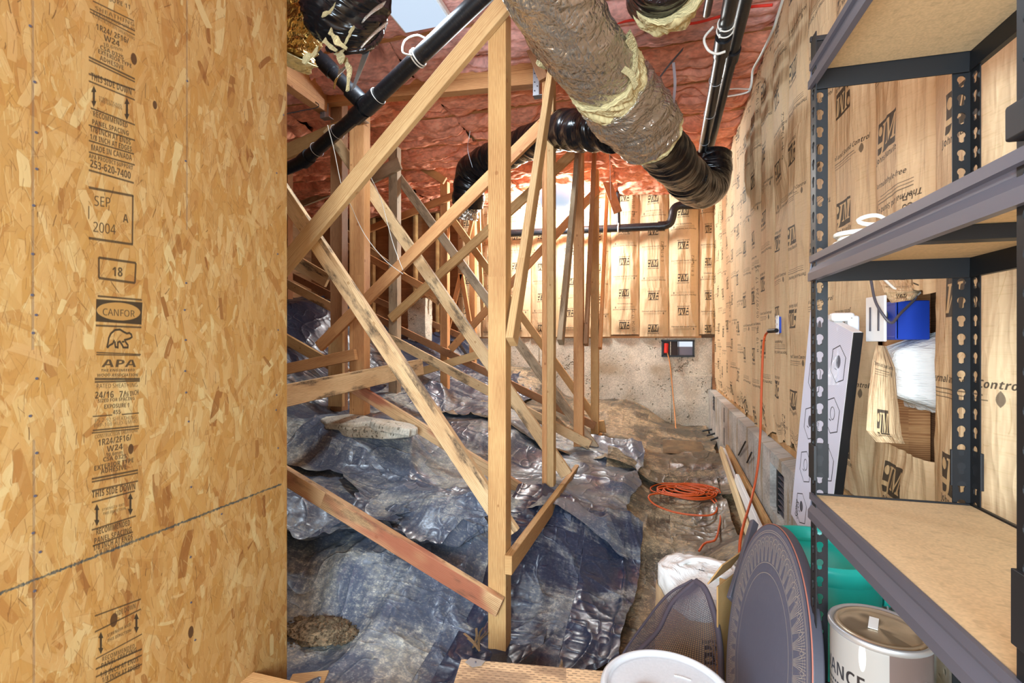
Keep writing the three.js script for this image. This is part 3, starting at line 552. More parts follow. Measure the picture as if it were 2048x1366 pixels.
// ------------------------------------------------------------------ pink ceiling batts
{
  const all = [-1.75, -1.14, -0.53, 0.08, ...JOISTS, 7.4], PIECE = [[0.74, -0.55, 'right'], [-0.55, -1.85, 'middle'], [-1.85, -3.3, 'left'], [-3.3, -5.9, 'outer left']];
  for (let k = 0; k < all.length - 1; k++) PIECE.forEach(([x0, x1, side], j) => {
    const d0 = all[k] + 0.012, d1 = all[k + 1] - 0.012, sd = k * 7 + j * 3, n = all.length - 2 - k;
    if (d1 < 1.2 && j > 2) return;
    const panel = j === 1 && d0 < 3.1 && d1 > 2.5;
    const g = grid(j === 3 ? 70 : 66, 40, (s, t) => {
      const x = lerp(x0, x1, s), d = lerp(d0, d1, t), e = Math.min(t, 1 - t), es = Math.min(s, 1 - s);
      const puff = Math.pow(sm(0, 0.3, e), 0.7) * (0.5 + 0.5 * sm(0, 0.05, es));
      let y = CEIL + 0.03 - 0.075 * puff - 0.07 * (fbm(x * 2.6, d * 3.4, sd, 3) - 0.42) * sm(0, 0.12, e) + 0.05 * (ridge(x * 3.4, d * 7, sd + 1, 2) - 0.3) * sm(0, 0.1, e) - 0.014 * (ridge(x * 16, d * 22, sd + 2, 2) - 0.4) + 0.05 * sm(0.72, 0.8, noise(x * 4, d * 9, sd + 5));
      if (panel) y = Math.max(y, CEIL + 0.0);
      const spill = 0.09 * (fbm(x * 4, t > 0.5 ? 3 : 8, sd, 3) - 0.3) * (sm(0.85, 1, t) - sm(0.15, 0, t));
      return W(x, y, d + spill);
    }, (s, t, p) => [p.x * 0.8, p.z * 0.8]);
    one('ceiling_batt', g, n < 6 ? MWool2 : MWool, `pink fluffy ceiling batt, ${side} piece in the ${ORD[n]} joist bay from the far wall`, 'ceiling insulation', 'pink batts between the joists');
  });
}
// ------------------------------------------------------------------ timber framing
const ROW = -0.737, FD = [2.28, 3.5, 4.72, 5.94];              // row of posts on the right, distances of the frames
const T89 = 0.089, T38 = 0.038, G_BRACE = 'timber braces of the floor frames';
function board(name, cat, label, A, B, w, t, mat, normal = V(0, 0, 1), group) {
  const L = A.distanceTo(B), ex = B.clone().sub(A).normalize(), ey = normal.clone().cross(ex).normalize(), ez = ex.clone().cross(ey);
  const g = boxUV(box(L, w, t, 0.0035), rnd() * 2.4, rnd() * 0.3);
  const m = one(name, g, mat, label, cat, group);
  m.position.copy(A).add(B).multiplyScalar(0.5); m.quaternion.copy(quatFrom(ex, ey, ez));
  return m;
}
const brace = (label, p, q, D, mat, w = T89, t = T38, D2 = D) => board('timber_brace', 'brace', label, at(p[0], p[1], D), at(q[0], q[1], D2), w, t, mat, V(0, 0, 1), G_BRACE);
function post(label, x, d, y0, y1, mat, w = T89, dd = T89) {
  const g = boxUV(box(y1 - y0, w, dd, 0.004), rnd() * 2.4, rnd() * 0.3);
  const m = one('timber_post', g, mat, label, 'post', 'posts under the floor');
  m.position.copy(W(x, (y0 + y1) / 2, d)); m.quaternion.copy(quatFrom(V(0, 1, 0), V(-1, 0, 0), V(0, 0, 1)));
  return m;
}
// the row on the right
post('nearest and tallest pale timber post, standing alone in the foreground', ROW, FD[0], -1.56, 1.56, MW.tan);
post('yellowish timber post made of two boards, second in the right-hand row', ROW - 0.006, FD[1], -1.14, 2.02, MW.pale, 0.049, T89);
{ const m = post('narrow reddish board nailed to the second post of the row', ROW - 0.05, FD[1] + 0.01, -1.14, 1.95, MW.orange, 0.036, T89); }
post('reddish brown timber post, third in the right-hand row', ROW, FD[2], -1.14, 2.0, MW.orange);
post('pale timber post of two boards, fourth and farthest in the right-hand row', ROW, FD[3], -1.16, 2.02, MW.tan);
// posts standing on the slope at the left
post('wide reddish brown post on a crumbling concrete footing', -2.31, 3.5, -0.68, 1.85, MW.orange, 0.135, 0.089);
post('greyish brown post just left of the wide reddish post', -2.66, 3.72, -0.62, 2.05, MW.brown, 0.115, 0.089);
post('tan post with a blackened top, behind the first crossing of braces', -2.69, 4.72, -0.62, 2.05, MW.grey, 0.1);
post('far post with a bright right edge, third on the left slope', -2.66, 5.94, -0.65, 2.05, MW.orange, 0.1);
post('farthest thin post on the left slope, near the far wall', -2.68, 7.0, -0.4, 2.05, MW.orange, 0.09);
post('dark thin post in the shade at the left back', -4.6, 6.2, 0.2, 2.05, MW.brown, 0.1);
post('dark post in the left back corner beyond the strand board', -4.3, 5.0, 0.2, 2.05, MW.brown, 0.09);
post('short pale block nailed to the greyish brown post', -2.63, 3.64, -0.55, 0.12, MW.pale, 0.14, T38);
// nearest frame
const F0 = FD[0] - 0.066, B0 = FD[0] + 0.066, F1 = FD[1] - 0.066, B1 = FD[1] + 0.066, F2 = FD[2] - 0.066, B2 = FD[2] + 0.066, F3 = FD[3] - 0.066, B3 = FD[3] + 0.066;
brace('long pale diagonal brace from the top of the nearest post down to the strand board', [1012, 5], [535, 572], F0, MW.pale);
brace('weathered diagonal brace with a large knot, descending behind the nearest post', [540, 345], [1024, 1068], B0, MW.dirty);
brace('low diagonal brace with a reddish stain, its jagged end on the nearest post', [540, 932], [1001, 1214], F0, MW.red);
// second frame
brace('orange diagonal brace rising from the left to the top of the second post', [1108, 228], [638, 694], F1, MW.orange);
brace('grey-stained diagonal brace falling to the right behind the second post', [655, 258], [1134, 950], B1, MW.dirty);
brace('low pinkish brace running from the wide reddish post to the rail', [700, 770], [1092, 1010], F1, MW.red);
// third frame
brace('greenish tan brace crossing up to the third post', [1165, 290], [781, 638], F2, MW.tan);
brace('long tan brace falling from the blackened post toward the third post', [790, 345], [1190, 897], B2, MW.grey);
brace('long low brace with mud stains ending at the rail by the third post', [570, 565], [1180, 890], F2, MW.dirty);
// fourth frame
brace('brown brace crossing behind the white far wall up to the fourth post', [1196, 378], [901, 699], F3, MW.orange);
brace('far tan brace falling toward the foot of the fourth post', [885, 412], [1190, 836], B3, MW.tan);
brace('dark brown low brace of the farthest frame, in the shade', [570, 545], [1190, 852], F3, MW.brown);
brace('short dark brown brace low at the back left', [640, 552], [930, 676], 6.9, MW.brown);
brace('pale far brace between the back posts above the slope', [675, 452], [880, 606], 6.6, MW.dirty, T89);
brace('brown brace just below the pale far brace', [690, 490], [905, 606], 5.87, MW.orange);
brace('dirty weathered brace at the left edge behind the long diagonal', [560, 505], [656, 562], 4.3, MW.dirty, 0.14);
// boards along the row: leaning braces that run from the top of a post to the middle of the one before it
const lean = (label, p, q, L, mat) => board('leaning_brace', 'brace', label, atLat(p[0], p[1], L), atLat(q[0], q[1], L), T89, T38, mat, V(1, 0, 0), 'leaning braces in the row of posts');
lean('bright weathered leaning brace nearest the front, ending beside the nearest post', [1106, 132], [1023, 684], ROW + 0.075, MW.pale);
lean('dark leaning brace between the second and third posts', [1157, 300], [1121, 685], ROW + 0.07, MW.grey);
lean('brown leaning brace between the third and fourth posts', [1189, 300], [1172, 690], ROW + 0.07, MW.brown);
lean('farthest reddish leaning brace, right of the fourth post', [1216, 345], [1200, 697], ROW + 0.07, MW.orange);
board('timber_rail', 'rail', 'timber rail joining the feet of the right-hand row of posts', W(ROW + 0.066, -1.03, 2.2), W(ROW + 0.066, -1.13, 6.02), T89, T38, MW.tan, V(1, 0, 0));
board('timber_brace', 'brace', 'short upright board end beyond the rail at the fourth post', W(ROW + 0.09, -1.22, 6.08), W(ROW + 0.05, -0.95, 6.05), T89, T38, MW.tan, V(0, 0, 1));
// boards reaching toward the camera on the left
board('timber_plank', 'plank', 'wide horizontal plank caked with mud at its left end', atZ(545, 797, 3.05), atZ(843, 733, 4.55), 0.14, T38, MW.dirty, V(0.8, 0, 1));
board('timber_plank', 'plank', 'narrower orange plank behind the mud-caked plank', at(560, 741, 3.42), at(712, 709, 3.42), T89, T38, MW.orange);
brace('short brace dipping behind the orange plank at the left', [555, 668], [694, 748], 3.78, MW.tan);
board('timber_plank', 'plank', 'light plank under the black pipe at the upper left', at(555, 312, 3.64), at(682, 258, 3.64), 0.13, T38, MW.tan);
brace('short light brace behind the long diagonal near the blackened post', [742, 356], [800, 326], 4.652, MW.grey, 0.13);
brace('slanting board under the pink ceiling above the back posts', [796, 305], [890, 362], 5.6, MW.tan);
brace('horizontal back brace dropping toward the left under the pink ceiling', [725, 464], [915, 388], 5.87, MW.orange);
brace('second back brace low under the pink ceiling at the left', [560, 425], [700, 370], 6.0, MW.grey);
brace('thin brace of the far V shape, left leg', [933, 490], [953, 405], 6.4, MW.pale, 0.05);
brace('thin brace of the far V shape, right leg', [956, 405], [966, 640], 6.45, MW.pale, 0.05);
brace('thin leg leaning left under the far crossing of braces', [922, 548], [892, 674], 6.5, MW.orange, 0.06);
brace('thin leg leaning right under the far crossing of braces', [923, 548], [942, 660], 6.5, MW.orange, 0.06);
brace('pale brace lying low at the foot of the back posts', [785, 760], [955, 710], 5.2, MW.pale);
brace('board behind the foil duct from beam to post top', [1030, 20], [1088, 160], 3.4, MW.brown, 0.07);
brace('light block board under the ceiling by the fourth post', [1196, 312], [1236, 425], 6.5, MW.brown, 0.11);
// beam and its hangers
board('timber_beam', 'beam', 'heavy stained timber beam across under the pink ceiling', at(645, 176, 3.62), at(1079, 132, 3.62), 0.3, 0.085, MW.orange);
board('timber_beam', 'beam', 'short stretch of beam running back from the left hanger toward the strand board', at(648, 196, 3.6), at(560, 128, 2.9), 0.26, 0.085, MW.orange, V(-1, 0, 0.4));
const hanger = (label, px, py, D, h) => { const p = at(px, py, D), g = thing('joist_hanger', label, 'joist hanger', p);
  part('strap', bx(0.045, h, 0.004, 0, 0, 0, 0.001), MZinc, g); part('flange', bx(0.004, h, 0.05, 0.022, 0, -0.025, 0.001), MZinc, g); part('seat', bx(0.09, 0.004, 0.06, 0.02, -h / 2, -0.03, 0.001), MZinc, g);
  for (let k = 0; k < 6; k++) part('nail', new THREE.CylinderGeometry(0.005, 0.005, 0.004, 8).rotateX(Math.PI / 2).translate((k % 2 - 0.5) * 0.02, (k - 2.5) * h / 7, 0.004), MGreySteel, g); return g; };
hanger('galvanized joist hanger at the left end of the heavy beam', 645, 206, 3.55, 0.24);
hanger('galvanized joist hanger at the right end of the heavy beam', 1072, 160, 3.55, 0.22);
hanger('galvanized plate on the beam under the torn black wrap', 733, 160, 3.55, 0.13);
hanger('galvanized plate on the back of the wide reddish post', 716, 222, 3.42, 0.16);

// ------------------------------------------------------------------ black drain pipes
const strap = (parent, c, dir, r, mat = MCable, w = 0.008) => { const g = new THREE.TorusGeometry(r, w / 2, 8, 28); const m = part('strap', g, mat, parent); m.position.copy(c); m.quaternion.setFromUnitVectors(V(0, 0, 1), dir.clone().normalize()); return m; };
{
  const a = at(1000, -40, 2.55), w = at(733, 214, 2.86), e = at(612, 318, 3.1), e2 = at(540, 350, 3.2);
  const t = thing('drain_pipe', 'fat black drain pipe sloping down to the left with a branch joining it', 'pipe');
  part('pipe_run', pipe([a, w], 0.05, { seg: 20 }), MABS, t); part('lower_run', pipe([w, e], 0.045, { seg: 16 }), MABS, t);
  part('end_bend', pipe([e, e.clone().lerp(e2, 0.3).add(V(0, -0.01, 0)), e2], 0.045, { seg: 16 }), MABS, t);
  const dir = w.clone().sub(a).normalize(), d2 = e.clone().sub(w).normalize();
  const col = (c, d, r, l) => part('coupling', pipe([c.clone().addScaledVector(d, -l / 2), c.clone().addScaledVector(d, l / 2)], r, { seg: 2 }), MABS, t);
  col(w.clone().addScaledVector(dir, -0.05), dir, 0.06, 0.13); col(w.clone().addScaledVector(d2, 0.08), d2, 0.055, 0.1); col(e, d2, 0.054, 0.09);
  const b0 = at(612, 88, 2.72), bd = w.clone().sub(b0).normalize();
  part('branch', pipe([b0, w], 0.043, { seg: 16 }), MABS, t); col(w.clone().addScaledVector(bd, -0.1), bd, 0.054, 0.1); col(b0.clone().lerp(w, 0.35), bd, 0.052, 0.1);
  for (const k of [0.02, 0.13]) strap(t, w.clone().addScaledVector(bd, -0.15), bd, 0.05, MCable, 0.004);
  strap(t, w.clone().addScaledVector(dir, -0.12), dir, 0.056, MCable, 0.004);
  for (const k of [0.56, 0.575]) strap(t, a.clone().lerp(w, k), dir, 0.056, MCable, 0.009);
  for (const k of [0.45, 0.8]) strap(t, w.clone().lerp(e, k), d2, 0.052, MWire, 0.003);
  const c = a.clone().lerp(w, 0.55);
  part('loose_loop', pipe([c.clone().add(V(-0.03, -0.02, 0.05)), c.clone().add(V(-0.09, 0.01, 0.05)), c.clone().add(V(-0.085, 0.09, 0.03)), c.clone().add(V(-0.01, 0.115, 0.02)), c.clone().add(V(0.06, 0.08, 0))], 0.0055, { seg: 30, radial: 8 }), MCable, t);
}
{
  const t = thing('drain_pipe', 'black pipe along the right wall under the ceiling, hung by a white strap', 'pipe');
  const a = W(0.33, 1.7, 2.2), b = W(0.36, 1.66, 5.0);
  part('pipe_run', pipe([a, b], 0.036, { seg: 24 }), MABS, t);
  part('coupling', pipe([a.clone().lerp(b, 0.28), a.clone().lerp(b, 0.34)], 0.046, { seg: 2 }), MABS, t);
  for (const k of [0.24, 0.26]) strap(t, a.clone().lerp(b, k), V(0, 0, 1), 0.042, MCable, 0.008);
  part('loose_loop', pipe([W(0.28, 1.73, 2.95), W(0.235, 1.68, 2.96), W(0.255, 1.62, 2.97), W(0.3, 1.595, 2.98), W(0.345, 1.6, 2.98)], 0.007, { seg: 24, radial: 8 }), MCable, t);
  for (const k of [0.45, 0.62, 0.8]) strap(t, a.clone().lerp(b, k), V(0, 0, 1), 0.04, MWire, 0.003);
  const u = thing('vent_pipe', 'second black pipe beside the hung pipe at the top right', 'pipe');
  part('pipe_run', pipe([W(0.425, 1.8, 2.2), W(0.43, 1.76, 4.9)], 0.038, { seg: 12 }), MABS, u);
  part('coupling', pipe([W(0.427, 1.78, 3.3), W(0.427, 1.78, 3.42)], 0.046, { seg: 2 }), MABS, u);
  part('stub', pipe([W(0.245, 1.72, 2.45), W(0.25, 1.84, 3.0)], 0.022, { seg: 6 }), MABS, u);
}
{
  const t = thing('drain_pipe', 'thin black pipe along the far wall with an upward elbow', 'pipe'), D = 7.18;
  const p = [at(990, 468, D), at(1310, 453, D)];
  part('pipe_run', pipe(p, 0.055, { seg: 20 }), MABS, t);
  part('elbow', pipe([at(1308, 453, D), at(1326, 452, D), at(1340, 446, D), at(1345, 432, D), at(1348, 418, D), at(1360, 411, D), at(1400, 410, D)], 0.055, { seg: 40, tension: 0.4 }), MABS, t);
  part('coupling', pipe([at(1316, 452.6, D), at(1330, 452, D)], 0.066, { seg: 2 }), MABS, t);
  part('hanging_stub', pipe([at(1236, 385, D), at(1237, 455, D)], 0.028, { seg: 4 }), MABS, t);
  strap(t, at(1237, 456, D), V(1, -0.05, 0), 0.06, MCable, 0.02);
}

// ------------------------------------------------------------------ ducts
const crinkle = (amp, sd, f = 5) => (a, t) => amp * (ridge(2 + Math.cos(a) * f * 0.5 + t * f * 2.2, Math.sin(a) * f * 0.5 + sd, sd, 3) - 0.45) + amp * 0.7 * (noise(a * 2, t * 9, sd) - 0.5);
const woolRag = (amp, sd) => (a, t) => amp * (fbm(Math.cos(a) * 4 + 9, Math.sin(a) * 4 + t * 3 + 9, sd, 4) - 0.4);
{
  const t = thing('insulated_duct', 'large crinkled foil insulated duct sloping across the ceiling, black at its far end', 'duct');
  const P = [atZ(1062, -110, 1.85), atZ(1130, 40, 2.18), atZ(1212, 158, 2.62)];
  part('foil_jacket', pipe(P, 0.178, { seg: 90, radial: 64, dis: crinkle(0.022, 3) }), MFoil, t);
  const j = [atZ(1204, 148, 2.57), atZ(1224, 176, 2.69)];
  part('fiberglass_collar', pipe(j, 0.186, { seg: 12, radial: 90, dis: woolRag(0.05, 4), caps: true }), MYellow, t);
  const P2 = [atZ(1222, 175, 2.68), atZ(1262, 222, 2.9), atZ(1296, 262, 3.1)];
  part('foil_jacket', pipe(P2, (q) => 0.2 + 0.02 * Math.sin(q * 3), { seg: 60, radial: 64, dis: crinkle(0.028, 8, 4) }), MFoil, t);
  part('fiberglass_collar', pipe([atZ(1294, 259, 3.09), atZ(1302, 268, 3.14)], 0.192, { seg: 8, radial: 64, dis: woolRag(0.045, 9) }), MYellow, t);
  const P3 = [atZ(1298, 264, 3.1), atZ(1340, 315, 3.5), atZ(1376, 358, 3.95)];
  part('black_sleeve', pipe(P3, 0.158, { seg: 70, radial: 48, dis: (a, q) => 0.012 * Math.sin(q * 50 + 2.5 * Math.sin(a) + 4 * noise(q * 6, 1, 2)) * noise(q * 7, Math.cos(a) + 2, 3) + 0.022 * (noise(q * 9, Math.cos(a) * 2 + 3, 5) - 0.5) }), MWrap, t);
  part('end_elbow', pipe([atZ(1370, 352, 3.9), atZ(1392, 372, 4.15), atZ(1410, 376, 4.32), atZ(1422, 360, 4.42), atZ(1424, 310, 4.44)], 0.165, { seg: 60, radial: 40, dis: (a, q) => 0.014 * (noise(q * 14, a * 2, 7) - 0.5) }), MWrap, t);
  // torn tuft at the left of the jacket
  const c = at(1097, 118, 2.75);
  part('fiberglass_tuft', (() => { const g = new THREE.IcosahedronGeometry(0.055, 4), p = g.attributes.position; for (let i = 0; i < p.count; i++) { const v = V().fromBufferAttribute(p, i), k = 0.7 + 0.7 * fbm(v.x * 40 + 9, v.y * 40 + 9, v.z * 40 + 9, 3); p.setXYZ(i, v.x * k * 1.2, v.y * k * 0.8, v.z * k); } g.computeVertexNormals(); return g.translate(c.x, c.y, c.z); })(), MYellow, t);
  part('fiberglass_strip', ribbon([atZ(1255, 70, 2.3), atZ(1268, 100, 2.4), atZ(1266, 135, 2.45), atZ(1258, 160, 2.45)], 0.05, V(0.6, 0.3, 0.7), 0.02), MYellow, t);
  part('fiberglass_strip', ribbon([atZ(1246, 138, 2.36), atZ(1262, 150, 2.36), atZ(1272, 175, 2.38)], 0.03, V(0.6, 0.6, 0.2), 0.012), MYellow, t);
  // straps up to the joists
  part('hanging_strap', ribbon([atZ(1345, 218, 2.9), atZ(1350, 170, 2.92), atZ(1347, 125, 2.95)], 0.016, V(1, 0, 0.2)), MZinc, t);
  part('hanging_strap', ribbon([atZ(1312, 165, 2.75), atZ(1340, 128, 2.9), atZ(1366, 98, 3.0)], 0.02, V(0.3, 1, 0.2)), MGreySteel, t);
}
{
  const t = thing('branch_duct', 'glossy black flexible duct branching left from the foil duct behind the posts', 'duct');
  const P = [atZ(1225, 262, 3.05), atZ(1165, 262, 3.25), atZ(1118, 262, 3.6), atZ(1050, 290, 4.2), atZ(985, 318, 4.6), atZ(945, 345, 4.85), atZ(935, 410, 5.0)];
  part('black_sleeve', pipe(P, (q) => 0.125 + 0.03 * q, { seg: 140, radial: 40, dis: (a, q) => 0.006 * Math.sin(q * 110 + 3 * noise(q * 9, 2, 4)) * (0.4 + noise(q * 8, Math.cos(a) + 2, 6)) + 0.024 * (noise(q * 16, Math.cos(a) * 1.5 + 3, 5) - 0.5) }), MWrap, t);
  part('hanging_strap', ribbon([atZ(940, 262, 4.5), atZ(936, 300, 4.48), atZ(945, 335, 4.5)], 0.022, V(0.2, 0, 1)), MZinc, t);
  part('foil_end', pipe([atZ(936, 395, 5.0), atZ(932, 440, 5.05)], 0.12, { seg: 16, radial: 40, dis: crinkle(0.02, 5) }), MFoil, t);
}
{
  const t = thing('overhead_duct', 'black wrapped duct cut off at the top edge with a ragged yellow fiberglass rim', 'duct');
  const a = atZ(1330, -75, 2.15), b = atZ(1318, -12, 2.42);
  part('black_sleeve', pipe([a, b], 0.155, { seg: 30, radial: 48, dis: (q, s) => 0.012 * (noise(s * 9, q * 2, 7) - 0.5) }), MWrap, t);
  part('fiberglass_rim', pipe([a.clone().lerp(b, 0.55).add(V(0.03, -0.015, 0)), b.clone().add(V(0.035, -0.01, -0.02))], 0.163, { seg: 12, radial: 72, dis: woolRag(0.05, 14) }), MYellow, t);
}
{ // torn duct at the upper left
  const t = thing('torn_duct', 'torn glossy black duct wrap hanging open with yellow fiberglass scraps', 'duct');
  const c = atZ(700, -60, 2.2), b = atZ(682, 96, 2.32);
  part('black_sleeve', pipe([c, c.clone().lerp(b, 0.35), c.clone().lerp(b, 0.7), b], (q) => 0.19 * Math.pow(1 - Math.pow(q, 5) * 0.75, 0.6), { seg: 70, radial: 60, dis: (a, q) => 0.045 * (ridge(2 + Math.cos(a) * 1.6, Math.sin(a) * 1.6 + q * 2, 4, 2) - 0.45) + 0.012 * (noise(a * 3, q * 12, 2) - 0.5) }), MWrap, t);
  part('white_band', pipe([atZ(674, -52, 2.0), atZ(670, -24, 2.02)], 0.085, { seg: 8, radial: 40, dis: (a, q) => 0.006 * Math.sin(3 * a) }), MWhite, t);
  const y = (pts, w, s = V(1, 0, 0.3), th = 0.006, m = MYellow, n = 'fiberglass_scrap') => { const k = rr(0, 99); return part(n, ribbon(pts.map(([px, py, z]) => atZ(px, py, z)), (q) => w * (0.25 + 1.1 * noise(q * 5, k) ) * (1.15 - q * 0.6), s, th), m, t); };
  y([[645, 30, 2.0], [662, 22, 1.99], [670, 8, 1.99]], 0.028, V(0.4, 1, 0)); y([[660, 62, 2.02], [676, 84, 1.99], [694, 98, 2.0]], 0.035, V(0.5, 0.8, 0)); y([[648, 80, 2.05], [662, 94, 2.05], [674, 102, 2.05]], 0.034, V(0.7, 0.7, 0));
  y([[706, 54, 2.02], [696, 76, 2.0], [686, 94, 2.02]], 0.024, V(1, 0.6, 0)); y([[678, 104, 2.08], [682, 116, 2.06], [682, 128, 2.06]], 0.05);
  y([[688, 118, 2.1], [699, 140, 2.06], [697, 160, 2.05], [695, 182, 2.05]], 0.034); y([[606, 120, 2.1], [622, 112, 2.08], [636, 100, 2.08]], 0.05, V(0.2, 1, 0)); y([[680, 150, 2.12], [672, 160, 2.1], [668, 178, 2.1]], 0.014, V(1, 0, 0.3), 0.003, MGold, 'foil_scrap');
  y([[676, 146, 2.1], [684, 141, 2.1], [692, 134, 2.1]], 0.03, V(0.2, 1, 0), 0.003, MFoil, 'foil_scrap');
  part('metal_strap', ribbon([atZ(737, 92, 2.3), atZ(722, 135, 2.35), atZ(706, 178, 2.42)], (q) => 0.085 * (1 - q * 0.55), V(1, 0.1, 0.5), 0.002), MZinc, t);
  for (const [x0, y0, x1, y1] of [[727, 40, 768, 8], [724, 92, 772, 48]]) part('foil_seam', ribbon([atZ(x0, y0, 2.04), atZ((x0 + x1) / 2, (y0 + y1) / 2 - 3, 2.06), atZ(x1, y1, 2.1)], 0.028, V(0.6, 0.8, 0), 0.004), MFoil, t);
  part('foil_rim', pipe([atZ(655, 98, 2.16), atZ(690, 103, 2.1), atZ(730, 98, 2.1), atZ(757, 78, 2.15), atZ(765, 50, 2.2)], 0.012, { seg: 50, radial: 10, dis: (a, q) => 0.006 * (noise(q * 30, a, 2) - 0.5) }), MWrap, t);
}
{
  const t = thing('foil_bag_duct', 'golden crinkled foil duct jacket at the upper left behind the strand board', 'duct');
  part('foil_jacket', pipe([atZ(590, -60, 2.5), atZ(588, 40, 2.5), atZ(580, 118, 2.52)], (q) => 0.14 - 0.035 * q * q, { seg: 60, radial: 56, dis: crinkle(0.04, 12, 6) }), MGold, t);
  part('fiberglass_rim', pipe([atZ(585, 108, 2.46), atZ(578, 132, 2.48)], (q) => 0.1 - 0.03 * q, { seg: 12, radial: 48, dis: woolRag(0.07, 21) }), MYellow, t);
}

// ------------------------------------------------------------------ lamps
const MGlow = S({ color: 0x303030, emissive: new THREE.Color(0.60, 0.74, 0.92), emissiveIntensity: 1, roughness: 0.6 });
{
  const L = LAMP.panel, t = thing('ceiling_lamp', 'pale glowing flat ceiling lamp panel beside the torn duct', 'lamp', W(L.x, 2.03, L.d));
  part('housing', bx(L.w + 0.03, 0.035, L.h + 0.03, 0, 0.022, 0, 0.004), MWhite, t);
  part('diffuser', bx(L.w, 0.008, L.h, 0, 0, 0, 0.002), MGlow, t);
  areaLight(L.color, L.power, L.w - 0.02, L.h - 0.02, W(L.x, 2.022, L.d), W(L.x, 0, L.d));
}
{
  const L = LAMP.far, p = at(1110, 396, L.d), t = thing('hanging_lamp', 'glowing white drum lamp hanging before the far wall between the posts', 'lamp', p);
  const prof = [[0.001, -0.13], [0.12, -0.13], [0.19, -0.1], [0.215, -0.02], [0.22, 0.12], [0.2, 0.15], [0.03, 0.16]].map(([r, y]) => new THREE.Vector2(r, y));
  part('lamp_shade', new THREE.LatheGeometry(prof, 40), MGlow, t);
  part('cover', new THREE.LatheGeometry([[0.27, 0.14], [0.275, 0.15], [0.16, 0.2], [0.03, 0.215], [0.001, 0.215]].map(([r, y]) => new THREE.Vector2(r, y)), 40), S({ color: 0x6a5a48, roughness: 0.6, side: THREE.DoubleSide }), t);
  part('cap', new THREE.CylinderGeometry(0.035, 0.05, 0.05, 20).translate(0, 0.23, 0), MWhite, t);
  part('cord', new THREE.CylinderGeometry(0.004, 0.004, 0.3, 8).translate(0, 0.35, 0), MCable, t);
  const l = new THREE.PointLight(L.color, LAMP.far.power, 0, 2); l.position.copy(p); l.castShadow = true; l.shadow.radius = 9; scene.add(l);
}
{
  const L = LAMP.entry, c = W(L.x, L.y, L.d), aim = W(-0.1, -0.15, 3.2);
  areaLight(L.color, L.power, L.w, L.h, c, aim);
  const t = thing('entry_lamp', 'bright lamp panel behind the photographer', 'lamp', c.clone()); t.lookAt(aim);
  part('housing', bx(L.w + 0.04, L.h + 0.04, 0.03, 0, 0, -0.03, 0.004), MWhite, t);
  part('diffuser', bx(L.w, L.h, 0.006, 0, 0, -0.008, 0.001), MGlow, t);
}
